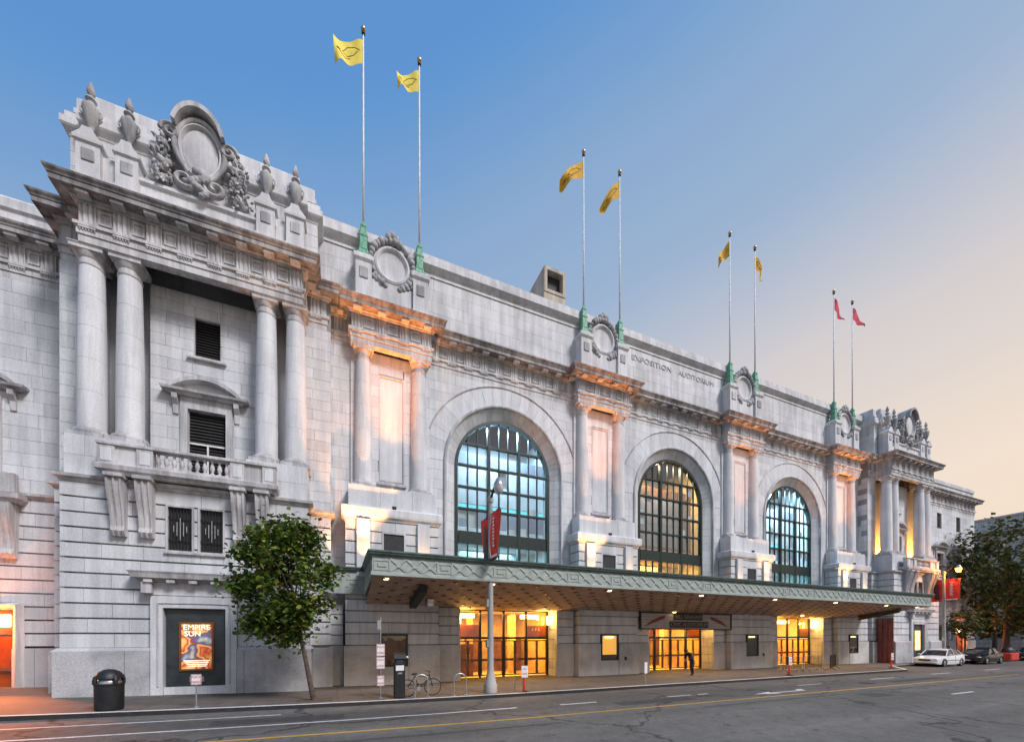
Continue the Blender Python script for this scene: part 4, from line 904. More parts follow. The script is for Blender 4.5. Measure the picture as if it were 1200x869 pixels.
def pave_joints(m):
    t = m.node_tree; b = t.nodes['Principled BSDF']; src = b.inputs['Base Color'].links[0].from_socket; pos = t.nodes.new('ShaderNodeNewGeometry').outputs['Position']
    br = t.nodes.new('ShaderNodeTexBrick'); br.offset = 0; br.inputs['Scale'].default_value = 1; br.inputs['Brick Width'].default_value = .92; br.inputs['Row Height'].default_value = .92; br.inputs['Mortar Size'].default_value = .012; br.inputs['Color1'].default_value = (1, 1, 1, 1); br.inputs['Color2'].default_value = (.8, .8, .8, 1); br.inputs['Mortar'].default_value = (.45, .45, .45, 1)
    t.links.new(pos, br.inputs['Vector']); c = mixc(t, src, br.outputs['Color'], .8)
    c = mixc(t, c, ramp(t, nodes_noise(t, pos, 7, 2, .5), [(.28, (.5,)*3), (.32, (1,)*3)]), .7)
    t.links.new(c, b.inputs['Base Color']); return m
PAVE = mat_ground('pavement_concrete', (.115, .1, .088), (.17, .148, .13), 2.2, .8, .0, .5)
pave_joints(PAVE)
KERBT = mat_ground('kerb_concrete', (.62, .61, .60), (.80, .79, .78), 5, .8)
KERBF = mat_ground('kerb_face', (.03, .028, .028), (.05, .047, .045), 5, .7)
LINEW = mat_ground('white_road_paint', (.45, .45, .45), (.80, .80, .80), 6, .6, 0, .6)
LINEY = mat_ground('yellow_road_paint', (.42, .22, .03), (.62, .36, .06), 6, .6, 0, .5)
XS = [-400, -120, -60, -30, -20]+[-16+k*1.0 for k in range(26)]+[12, 20, 30, 37.4, 38.5, 40, 41.2, 45, 55, 65, 70, 74, 86, 100, 150, 300, 700]
hx = lambda x: gz(max(x, -30))
def sheet(xs, ya, yb, dz, n=1):
    m = MB()
    for k, x in enumerate(xs): m.v += [(x, ya(x), hx(x)+dz), (x, yb(x), hx(x)+dz)]
    m.f = [(2*k, 2*k+2, 2*k+3, 2*k+1) for k in range(len(xs)-1)]; return m
rd = mk('road', sheet(XS, lambda x: -300, lambda x: 500, -.13), ASPH); rd['kind'] = 'structure'
def kerb_y(x): return 15.4 if x < 37.4 else 17.95 if x > 41.2 else 15.4+(x-37.4)/(41.2-37.4)*2.55
XW = [x for x in XS if -60 <= x <= 70]+[72.5]
m = sheet(XW, lambda x: kerb_y(x)+.16, lambda x: 60, 0); pv = mk('pavement', m, PAVE); pv['kind'] = 'structure'
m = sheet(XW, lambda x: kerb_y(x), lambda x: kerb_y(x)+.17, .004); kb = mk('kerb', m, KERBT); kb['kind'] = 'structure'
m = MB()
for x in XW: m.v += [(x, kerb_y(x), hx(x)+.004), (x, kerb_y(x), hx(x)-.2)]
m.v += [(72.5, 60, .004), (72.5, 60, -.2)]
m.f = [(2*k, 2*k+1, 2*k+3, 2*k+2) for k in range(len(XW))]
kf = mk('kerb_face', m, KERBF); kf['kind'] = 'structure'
fp = mk('pavement', MB().box(86.3, 140, 8, 120, -.5, 0), PAVE); fp['kind'] = 'structure'
def strip(name, x0, x1, y, w_, mat):
    xs = sorted({x0, x1, *[x for x in XS if x0 < x < x1]})
    yy = y if callable(y) else (lambda x: y)
    o = mk(name, sheet(xs, lambda x: yy(x)-w_/2, lambda x: yy(x)+w_/2, -.125), mat); o['kind'] = 'structure'
strip('yellow_centre_line', -60, 41, 11.25, .13, LINEY); strip('yellow_centre_line', 43, 68, 11.25, .13, LINEY)
strip('white_lane_line', -60, -1.6, lambda x: 14.15+.04*(x+7.6), .1, LINEW); strip('white_lane_line', -60, 5.8, lambda x: 12.7+.025*(x+6.8), .12, LINEW)
for a, b, y in ((7.5, 9.1, 12.95), (12.6, 13.9, 12.9), (14.3, 14.9, 12.9), (21.5, 23.5, 13.2), (28.5, 31, 13.4), (36, 38.5, 13.6), (44, 46.5, 13.7), (24.5, 26.5, 8.6), (40, 43, 8.6)): strip('white_lane_dash', a, b, y, .12, LINEW)
ar = MB(); pts = [(16.6, 11.95), (17.9, 12.25), (17.75, 12.02), (19.6, 12.02), (19.9, 12.3), (20.3, 12.3), (19.95, 11.88), (17.75, 11.88), (17.9, 11.65)]
ar.v = [(x, y, -.125) for x, y in pts]; ar.f = [tuple(range(len(pts)))]; a_ = mk('white_turn_arrow', ar, LINEW); a_['kind'] = 'structure'
PATCH = mat_ground('asphalt_patch', (.06, .058, .056), (.085, .083, .08), 4, .85)
for x0, x1, y0, y1 in ((9.5, 13.2, 11.9, 12.6), (28, 33.5, 12.0, 12.5), (-3.2, .2, 13.2, 13.9), (20.5, 22, 9.4, 10.3), (-1, 6, 10.2, 10.35), (12, 30, 10.45, 10.56)):
    o = mk('asphalt_patch', sheet(sorted({x0, x1, *[x for x in XS if x0 < x < x1]}), lambda x: y0, lambda x: y1, -.127), PATCH); o['kind'] = 'structure'
for x, y, r in ((3.0, 13.9, .32), (26, 12.4, .35)):
    o = mk('manhole_cover', MB().lathe([(r, -.128), (r, -.122), (r*.9, -.120), (.02, -.120)], 20, (x, y)), mat_plain('cast_iron', (.05, .048, .046), .5, .4, .3, 20)); o['kind'] = 'structure'

# ------------------------------------------------------------------ flagpoles on the attic pedestals
FLAGY = [mat_plain('flag_lemon', (.85, .68, .10), .8, 0, .1, 2), mat_plain('flag_ochre', (.75, .42, .03), .8, 0, .15, 2), mat_plain('flag_pink', (.62, .06, .10), .8, 0, .2, 2)]
for m_ in FLAGY:
    b_ = m_.node_tree.nodes['Principled BSDF']; b_.inputs['Transmission Weight'].default_value = 0
FINK = mat_plain('flag_print', (.16, .12, .03), .8, 0, .1)
fins = MB()
FIN = MB().loft([[(q*math.cos(R(45+90*k)), q*math.sin(R(45+90*k)), z) for k in range(4)] for q, z in ((.4, 0), (.4, .1), (.3, .16), (.28, .3), (.3, .34), (.24, .4), (.23, .95), (.27, 1.0), (.27, 1.06), (.2, 1.12), (.17, 1.45), (.2, 1.5), (.2, 1.56), (.09, 1.72), (.05, 1.8))]).mesh('base', PATINA)
POLE = MB().tube([(0, 0, 1.7), (0, 0, 6), (0, 0, 11.1)], [.055, .048, .03], 8).mesh('pole', PAINTW, True)
BALL = MB().blob((0, 0, 11.28), .13, 12, 8).mesh('ball', BRASS, True); TRUCK = MB().lathe([(.05, 11.02), (.09, 11.05), (.09, 11.12), (.04, 11.16)], 10).mesh('truck', BLACK)
def flag(seed, d, ln, hoist, droop, taper, mat, parent, emblem=True):
    rnd = random.Random(seed); d = Vector((*d, 0)).normalized(); nrm = Vector((-d.y, d.x, 0)); top = 10.75
    ph = rnd.uniform(0, 6)
    def P(u, v):                                        # u along the fly, v down the hoist
        w_ = .24*u*math.sin(6.2*u+1.6*v+ph)+.08*math.sin(11*u+4*v+ph)*u
        z = top-v*hoist*(1-taper*u)-droop*u**1.3-.06*math.sin(3*u+ph)*u
        return d*(ln*u*(1-.05*v*u))+nrm*w_+Vector((0, 0, z))
    n, k = 14, 8; m = MB()
    for i in range(n+1):
        for j in range(k+1): m.v.append(tuple(P(i/n, j/k)))
    m.f = [(i*(k+1)+j, (i+1)*(k+1)+j, (i+1)*(k+1)+j+1, i*(k+1)+j+1) for i in range(n) for j in range(k)]
    f = mk('flag', m, mat, parent, True, 80)
    if emblem:
        for pts in ([(.12, .45), (.3, .28), (.55, .25), (.72, .45), (.55, .62), (.32, .6), (.15, .42)], [(.45, .72), (.7, .7), (.9, .55), (.75, .5)]):
            rib = MB()
            for off in (-.015, .015):
                pass
            cv = []
            for (a, b), (c, e) in zip(pts, pts[1:]):
                for t in range(4): cv.append((a+(c-a)*t/4, b+(e-b)*t/4))
            for sd_ in (-1, 1): pass
            rib.tube([P(u, v)-nrm*.0 for u, v in cv], .016, 5); mk('emblem', rib, FINK, f)
    return f
FL = [((-1, .05), 1.35, 1.15, .75, -.05, 0), ((-1, .1), 1.15, 1.1, .8, .35, 0), ((-.9, .25), 1.5, 1.1, 1.35, .45, 1), ((-.8, .3), 1.25, 1.15, 1.6, .5, 1), ((-.55, .5), .8, 1.15, 1.1, .35, 1), ((.75, -.25), .7, 1.15, 1.3, .35, 1), ((.75, -.3), .75, 1.1, 1.5, .35, 2), ((.75, -.35), .9, 1.1, 1.3, .4, 2)]
FLAB = ['flagpole flying a spread lemon flag left of the first medallion beside the EMPIRE poster pavilion', 'flagpole with a smaller curled lemon flag right of the first medallion',
        'flagpole with an ochre flag streaming, left of the second medallion beside the carved lettering', 'flagpole with a drooping pointed ochre flag next to the carved word EXPOSITION',
        'flagpole with a narrow folded ochre flag next to the carved word AUDITORIUM', 'flagpole with a limp ochre flag just past the third medallion, beyond the carved word AUDITORIUM',
        'flagpole with a limp plain pink red flag left of the last medallion', 'flagpole with a pink red flag kicked outwards, right of the last medallion']
k = 0
for pc in PC:
    for sg in (-1.37, 1.37):
        t_ = thing('flagpole', FLAB[k], 'flagpole', (pc+sg, 21.25, 20.98), 0, 'flagpoles along the roof parapet')
        t_.scale = (1, 1, 1)
        for n_, me in (('base', FIN), ('pole', POLE), ('ball', BALL), ('truck', TRUCK)): link(n_, me, t_)
        d, ln, ho, dr, ta, ci = FL[k]; flag(k+3, d, ln, ho, dr, ta, FLAGY[ci], t_, ci != 2)
        k += 1
# ------------------------------------------------------------------ trees
def mat_leaf(name, c0, c1, c2):
    m, t, b = newmat(name); geo = t.nodes.new('ShaderNodeNewGeometry')
    c = ramp(t, geo.outputs['Random Per Island'], [(0, c0), (.6, c1), (1, c2)])
    t.links.new(c, b.inputs['Base Color']); b.inputs['Roughness'].default_value = .5; b.inputs['Specular IOR Level'].default_value = .3
    tl = t.nodes.new('ShaderNodeBsdfTranslucent'); t.links.new(c, tl.inputs[0]); mx = t.nodes.new('ShaderNodeMixShader'); mx.inputs[0].default_value = .25
    t.links.new(b.outputs[0], mx.inputs[1]); t.links.new(tl.outputs[0], mx.inputs[2]); t.links.new(mx.outputs[0], t.nodes['Material Output'].inputs[0]); return m
BARK = mat_plain('bark', (.10, .075, .055), .9, 0, .3, 8, .5)
LEAFA = mat_leaf('plane_leaf', (.03, .065, .010), (.085, .15, .022), (.30, .30, .045)); LEAFB = mat_leaf('dusk_leaf', (.04, .06, .016), (.085, .105, .028), (.17, .14, .04))
def tree(name, label, base, lean, h_trunk, crown_c, crown_r, nclump, nleaf, leaf, mat, seed, trunk_r, group=None, limbs=7):
    rnd = random.Random(seed); t_ = thing(name, label, 'tree', base, 0, group)
    cc = Vector(crown_c); cr = Vector(crown_r)
    top = cc+Vector((0, 0, cr.z*.3))
    tr = MB(); P0 = Vector((0, 0, -.05)); P1 = Vector((lean[0], lean[1], h_trunk))
    pts = [P0, P0.lerp(P1, .3)+Vector((rnd.uniform(-.04, .04), 0, 0)), P0.lerp(P1, .65)+Vector((rnd.uniform(-.05, .05), 0, 0)), P1, P1.lerp(top, .5)+Vector((rnd.uniform(-.2, .2)*cr.x*.3, 0, 0)), top]
    tr.tube(pts, [trunk_r*1.25, trunk_r, trunk_r*.88, trunk_r*.8, trunk_r*.5, trunk_r*.15], 9)
    mk('trunk', tr, BARK, t_, True)
    cl = []
    while len(cl) < nclump:
        v = Vector((rnd.uniform(-1, 1), rnd.uniform(-1, 1), rnd.uniform(-1, 1)))
        if .25 < v.length < 1:
            v = v.normalized()*v.length**.6
            q = 1-.22*abs(v.z)**2
            if rnd.random() < .12: v *= 1.12
            cl.append((cc+Vector((v.x*cr.x*q, v.y*cr.y*q, v.z*cr.z)), rnd.uniform(.15, .31)))
    for k in range(limbs):
        e = cl[k][0]; s = P1.lerp(top, rnd.uniform(0, .5)); mid = s.lerp(e, .5)+Vector((0, 0, .12*cr.z))
        mk('limb', MB().tube([s, mid, e], [trunk_r*.42, trunk_r*.28, trunk_r*.08], 6), BARK, t_, True)
    lv = MB()
    for c_, r_ in cl:
        rad = r_*(cr.x+cr.z)*.5
        for k in range(nleaf):
            v = Vector((rnd.gauss(0, .42), rnd.gauss(0, .42), rnd.gauss(0, .36)))*rad*1.25
            p = c_+v
            s = leaf*rnd.uniform(.6, 1.3); a = Vector((rnd.uniform(-1, 1), rnd.uniform(-1, 1), rnd.uniform(-.7, .3))).normalized(); b = a.cross(Vector((rnd.uniform(-1, 1), rnd.uniform(-1, 1), 1.2))).normalized()
            o = len(lv.v); dip = Vector((0, 0, -.2*s))
            lv.v += [tuple(p), tuple(p+a*s*.5+b*s*.45), tuple(p+a*s+dip), tuple(p+a*s*.5-b*s*.45)]; lv.f += [(o, o+1, o+2, o+3)]
    mk('crown', lv, mat, t_); return t_
tree('street_tree', 'young leafy green tree leaning in a pavement pit beside the EMPIRE poster pavilion', (-.77, 16.35, hx(-.77)), (-.42, .0, 2.2), 2.2, (-.96, .2, 4.4), (1.5, 1.4, 2.25), 76, 135, .165, LEAFA, 11, .085, limbs=9)
mk('stake', MB().tube([(-.95, 16.3, hx(-.9)), (-1.0, 16.3, hx(-.9)+2.3)], .03, 6), BARK, None) if False else None
o = mk('tree_pit', MB().box(-1.35, -.15, 16.0, 16.7, hx(-.77)-.06, hx(-.77)+.012), BARK); o['kind'] = 'structure'
tree('street_tree', 'large dusky tree overhanging the parked cars by the cross street corner', (66.5, 19.2, 0), (.6, .0, 4.2), 4.2, (1.0, -.3, 8.8), (5.6, 5, 5.8), 105, 62, .42, LEAFB, 5, .3, limbs=12)
tree('street_tree', 'small round olive tree on the pavement behind the black car', (58.5, 19.6, 0), (.05, 0, 2.1), 2.1, (.1, 0, 3.7), (1.35, 1.3, 1.5), 34, 60, .2, LEAFB, 8, .08, limbs=5)
tree('street_tree', 'broad tree in the cross street beyond the auditorium corner', (80, 24, 0), (0, 0, 3), 3, (0, 0, 7), (5, 5, 4.5), 70, 80, .5, LEAFB, 9, .25, limbs=6)
# ------------------------------------------------------------------ corner block beyond the cross street
CB = thing('corner_building', 'low stone block with a balustraded cornice beyond the cross street', 'building', (88, 40, 0))
CBM = mat_stone('corner_stone', (.72, .66, .62), .08, .5, .4)
def cb(name, x0, x1, y0, y1, z0, z1, mat=CBM, par=None): return mk(name, MB().box(x0, x1, y0-40, y1-40, z0, z1), mat, par or CB)
cb('wall', .3, 30, 20, 75, 0, 18.4); mk('cornice', MB().sweep([(.3, 36), (.3, -20), (30, -20)], [(-.2, 16.6), (.1, 16.6), (.3, 17.1), (1.0, 17.3), (1.1, 17.8), (-.2, 17.9)]), CBM, CB); cb('parapet', .1, 29, 19.9, 75, 17.9, 19.4); cb('parapet_cap', -.05, 29, 19.7, 75, 19.4, 19.7)
for k in range(9):
    y = 21.5+k*3.4
    for z0, z1 in ((2, 4.6), (7, 10.2), (12, 14.6)):
        w_ = cb('window', .22, .29, y, y+1.3, z0, z1, DARK); cb('window_sill', .05, .3, y-.15, y+1.45, z0-.2, z0, CBM)
for k in range(9): cb('course', .12, .3, 20, 75, .1+.6*k, .62+.6*k)
# ------------------------------------------------------------------ street lamps with banners
def street_lamp(label, x, y, lit):
    t_ = thing('street_lamp', label, 'street lamp', (x, y, hx(x)), 0, 'concrete street lamps along the kerb')
    mk('post', MB().lathe([(.28, 0), (.28, .35), (.24, .42), (.19, .7), (.15, .85), (.135, 1.1), (.12, 4), (.095, 7.6), (.085, 8.0), (.12, 8.02), (.13, 8.2), (.08, 8.3)], 14), CONC, t_, True, 40)
    mk('arm', MB().tube([(0, 0, 8.15), (.0, -.25, 8.35), (.0, -.75, 8.75), (0, -.95, 8.72)], [.055, .05, .04, .03], 7), BLACK, t_, True)
    hd = mk('lamp_head', MB().lathe([(.05, 8.72), (.12, 8.66), (.2, 8.5), (.22, 8.42)], 14, (0, -.95)), STEEL, t_, True)
    gl = mk('globe', MB().lathe([(.21, 8.42), (.2, 8.3), (.15, 8.15), (.06, 8.06), (.01, 8.05)], 14, (0, -.95)), mat_emit('lit_globe', (1, .33, .03), 16) if lit else mat_plain('globe_glass', (.55, .55, .56), .2), hd, True)
    if lit: light('street_light', 'POINT', (x, y-.95, 8.0), 480, (1, .34, .04), None, .16)
    for sg, z1, z0, dark in ((-1, 7.5, 5.55, False), (1, 7.5, 5.55, True)):
        mk('banner_arm', MB().tube([(0, sg*.08, z1), (0, sg*1.08, z1)], .02, 6), BLACK, t_); mk('banner_arm', MB().tube([(0, sg*.08, z0), (0, sg*1.08, z0)], .02, 6), BLACK, t_)
        m = MB(); n = 8
        for i in range(n+1):
            for j in range(5): m.v.append((.09*math.sin(i/n*3.1+.4*j)*math.sin(j/4*3.1+1)*(1 if dark else -1), sg*(.13+.92*j/4), z1-(z1-z0)*i/n))
        m.f = [(i*5+j, i*5+j+1, i*5+j+6, i*5+j+5) for i in range(n) for j in range(4)]
        bn = mk('banner', m, BANNER, t_, True, 80)
        if dark:
            mk('banner_figure', MB().prism([(.25, 5.7), (.62, 5.7), (.6, 6.3), (.66, 6.7), (.56, 7.1), (.42, 7.2), (.32, 6.9), (.36, 6.4)], -.075, -.06, 'x'), INK, bn)
        else:
            for k in range(9): mk('banner_letter', MB().box(-.075, -.06, -.62+(.05 if k % 2 else 0), -.42, 6.05+.14*k, 6.13+.14*k), SIGNW, bn)
            mk('banner_stripe', MB().box(-.065, -.055, -.9, -.14, 5.62, 5.72), SIGNW, bn)
    for z in (1.9, 3.6): mk('post_box', MB().bbox(-.2, -.09, -.08, .08, z, z+.34, .02), STEEL, t_)
    return t_
street_lamp('unlit concrete street lamp with red banners in front of the first entrance', 5.95, 16.1, False); street_lamp('glowing orange street lamp with red banners behind the white car', 50.8, 18.35, True)
# ------------------------------------------------------------------ pavement furniture
def at(x, y, name, label, cat, group=None, rz=0): return thing(name, label, cat, (x, y, hx(x)), rz, group)
t_ = at(-6.28, 15.95, 'litter_bin', 'black domed litter bin on the kerb', 'litter bin'); t_.scale = (.78, .78, .95)
mk('body', MB().lathe([(.40, 0), (.42, .04), (.43, .5), (.43, .78), (.45, .8), (.45, .84)], 20), BLACK, t_, True, 40)
dm = MB()
for z0, r0, z1, r1 in ((.84, .44, 1.0, .40), (1.0, .40, 1.14, .26), (1.14, .26, 1.19, .05)): dm.lathe([(r0, z0), (r1, z1)], 20) if z0 > 1.05 else None
mk('dome', MB().lathe([(.43, 1.0), (.40, 1.1), (.31, 1.2), (.16, 1.27), (.02, 1.29)], 20), BLACK, t_, True, 60)
for k in range(4):
    a = R(45+90*k); mk('dome_rib', MB().tube([(.43*math.cos(a), .43*math.sin(a), .83), (.43*math.cos(a), .43*math.sin(a), .95), (.39*math.cos(a), .39*math.sin(a), 1.06)], .07, 6), BLACK, t_)
mk('liner', MB().lathe([(.36, .84), (.36, .9), (.3, .98)], 16), STEEL, t_, True)
def low_sign(x, y, label, post_h, plates, group=None, red=False):
    t_ = at(x, y, 'sign_post', label, 'sign', group)
    mk('post', MB().tube([(0, 0, 0), (0, 0, post_h)], .022, 8), STEEL, t_); mk('foot', MB().lathe([(.09, 0), (.09, .02), (.03, .04)], 12), STEEL, t_)
    for z0, z1, w_, words in plates:
        p = mk('plate', MB().bbox(-w_/2, w_/2, -.035, -.024, z0, z1, .003), SIGNW, t_)
        zz = z1-.06
        for i, s_ in enumerate(words):
            me = text_mesh(s_, .11, REDINK, .002); w0 = max(q.co.x for q in me.vertices)-min(q.co.x for q in me.vertices); link('lettering', me, p, (0, -.038, z1-(i+.5)*(z1-z0)/len(words)), (R(90), 0, 0), (w_*.82/w0, 1, 1))
        mk('plate_border', ring_frame(-w_/2+.02, w_/2-.02, z0+.02, z1-.02, .01, -.038, -.034), REDINK, p)
    return t_
low_sign(-4.1, 15.75, 'short sign post with one small white plate in front of the poster', 1.05, [(.72, 1.05, .27, ['NO', 'PARKING'])])
t_ = low_sign(1.5, 16.0, 'tall thin post with stacked white and red parking plates beside the pay station', 3.05, [(1.6, 2.05, .3, ['NO', 'STOPPING']), (1.12, 1.56, .3, ['TOW', 'AWAY']), (.48, .86, .26, ['NO', 'PARKING'])])
mk('bracket', MB().box(-.12, .0, -.02, .02, 2.6, 2.95), STEEL, t_)
t_ = at(2.18, 15.95, 'pay_station', 'black parking pay station beside the bicycle', 'pay station')
mk('cabinet', MB().bbox(-.2, .2, -.16, .16, 0, 1.5, .03), BLACK, t_); mk('hood', MB().prism([(-.22, 1.5), (.2, 1.5), (.2, 1.72), (-.18, 1.66)], -.22, .22, 'x'), BLACK, t_)
mk('screen', MB().box(-.12, .12, -.175, -.162, 1.32, 1.46), mat_plain('kiosk_screen', (.03, .05, .09), .2), t_); mk('notice', MB().box(-.15, .15, -.175, -.165, 1.05, 1.25), SIGNW, t_); mk('slot', MB().box(-.08, .08, -.175, -.165, .92, .98), STEEL, t_); mk('lamp', MB().blob((.28, -.1, 1.55), .05, 8, 6), SIGNW, t_)
for x, y, lab in ((3.0, 15.85, 'steel hoop bicycle rack with a bicycle locked to it'), (4.55, 15.85, 'empty steel hoop bicycle rack beside the unlit street lamp')):
    t_ = at(x, y, 'bike_rack', lab, 'bike rack', 'steel hoop bicycle racks')
    mk('hoop', MB().tube([(-.25, 0, 0), (-.25, 0, .62)]+[(-.25*math.cos(R(a)), 0, .62+.25*math.sin(R(a))) for a in range(20, 180, 20)]+[(.25, 0, .62), (.25, 0, 0)], .028, 8), STEEL, t_, True)
    for sg in (-1, 1): mk('flange', MB().lathe([(.07, 0), (.07, .015), (.03, .02)], 10, (sg*.25, 0)), STEEL, t_)
t_ = at(3.0, 16.15, 'bicycle', 'black bicycle leaning on the hoop rack by the pay station', 'bicycle', None, R(4))
RUB = mat_plain('rubber', (.015, .015, .015), .7)
for x in (-.5, .52):
    wpt = [(x+.33*math.cos(2*math.pi*k/24), 0, .34+.33*math.sin(2*math.pi*k/24)) for k in range(24)]
    wh = mk('wheel', MB().ring(wpt, .02, 6), RUB, t_, True)
    for k in range(10):
        a = math.pi*k/10; mk('spoke', MB().tube([(x+.31*math.cos(a), 0, .34+.31*math.sin(a)), (x-.31*math.cos(a), 0, .34-.31*math.sin(a))], .003, 4), STEEL, wh)
    mk('hub', MB().tube([(x, -.05, .34), (x, .05, .34)], .025, 8), STEEL, wh)
for a, b in (((-.5, 0, .34), (-.05, 0, .30)), ((-.05, 0, .30), (-.2, 0, .82)), ((-.2, 0, .78), (.36, 0, .8)), ((-.05, 0, .3), (.38, 0, .72)), ((-.5, 0, .34), (-.2, 0, .78)), ((.52, 0, .34), (.36, 0, .88))): mk('frame_tube', MB().tube([a, b], .018, 6), BLACK, t_)
mk('handlebar', MB().tube([(.28, -.26, .98), (.36, -.22, .96), (.36, 0, .93), (.36, .22, .96), (.28, .26, .98)], .014, 6), BLACK, t_); mk('saddle', MB().blob((-.22, 0, .88), .1, 10, 6, (1.3, .7, .45)), RUB, t_, True); mk('saddle_post', MB().tube([(-.2, 0, .8), (-.22, 0, .86)], .014, 6), STEEL, t_); mk('crank', MB().lathe([(.1, -.01), (.1, .01)], 16).mesh('c', None) and MB().tube([(-.05, -.06, .3), (-.05, -.05, .3)], .09, 14), STEEL, t_); mk('pedal', MB().box(-.12, -.02, -.16, -.08, .13, .15), BLACK, t_)
def marker(x, y, label, two=False):
    t_ = at(x, y, 'marker_post', label, 'marker post', 'red and white plastic marker posts')
    mk('base', MB().lathe([(.22, 0), (.22, .03), (.08, .07)], 12), BLACK, t_); mk('post', MB().lathe([(.06, .06), (.055, .8), (.04, .86)], 12), REDP, t_, True, 40)
    pl = mk('plate', MB().bbox(-.15, .15, -.08, -.06, .62, 1.12, .006), SIGNW, t_)
    for i, s_ in enumerate(('NO', 'PARK')): me = text_mesh(s_, .13, REDINK, .002); link('lettering', me, pl, (0, -.084, .98-.2*i), (R(90), 0, 0), (.7, 1, 1))
    return t_
marker(7.35, 15.75, 'red marker post with white plate beside the first entrance lamp'); marker(25.3, 16.0, 'red marker post with white plate beside the crowd barriers'); marker(37.8, 16.5, 'red marker post with white plate by the dull red side door')
t_ = at(7.15, 16.3, 'ground_stake', 'thin grey metal stake next to the first red marker post', 'stake'); mk('stake', MB().tube([(0, 0, 0), (0, 0, .75)], .018, 6), STEEL, t_)
t_ = at(13.95, 15.75, 'bollard_sign', 'slim white topped sign stake on the kerb before the lit display case', 'sign'); mk('post', MB().tube([(0, 0, 0), (0, 0, 1.0)], .025, 8), STEEL, t_); mk('plate', MB().bbox(-.09, .09, -.05, -.03, .55, 1.1, .006), SIGNW, t_)
def barrier(x, y, rz, label):
    t_ = at(x, y, 'crowd_barrier', label, 'barrier', 'steel crowd barriers', rz)
    mk('frame', MB().ring([(-1.1, 0, .18), (1.1, 0, .18), (1.1, 0, .95), (1.05, 0, 1.05), (-1.05, 0, 1.05), (-1.1, 0, .95)], .022, 6), BLACK if rz > .3 else STEEL, t_)
    for k in range(13): mk('bar', MB().tube([(-.96+.16*k, 0, .18), (-.96+.16*k, 0, 1.05)], .01, 5), BLACK, t_)
    for sg in (-1, 1): mk('foot', MB().tube([(sg*.85, -.3, .01), (sg*.85, 0, .2), (sg*.85, .3, .01)], .02, 5), BLACK, t_)
barrier(27.6, 17.3, 0, 'first steel crowd barrier from the red marker post by the third entrance'); barrier(30.0, 17.35, R(3), 'middle steel crowd barrier before the third entrance'); barrier(32.5, 17.5, R(20), 'last steel crowd barrier, turned out towards the dull red side door')
t_ = at(60.9, 17.4, 'kerb_bin', 'red box with a dark rounded top between parked cars', 'bin'); mk('body', MB().bbox(-.9, .9, -.5, .5, 0, .75, .08), REDP, t_); mk('lid', MB().blob((0, 0, .8), .62, 12, 7, (1.1, .8, .9)), BLACK, t_, True)
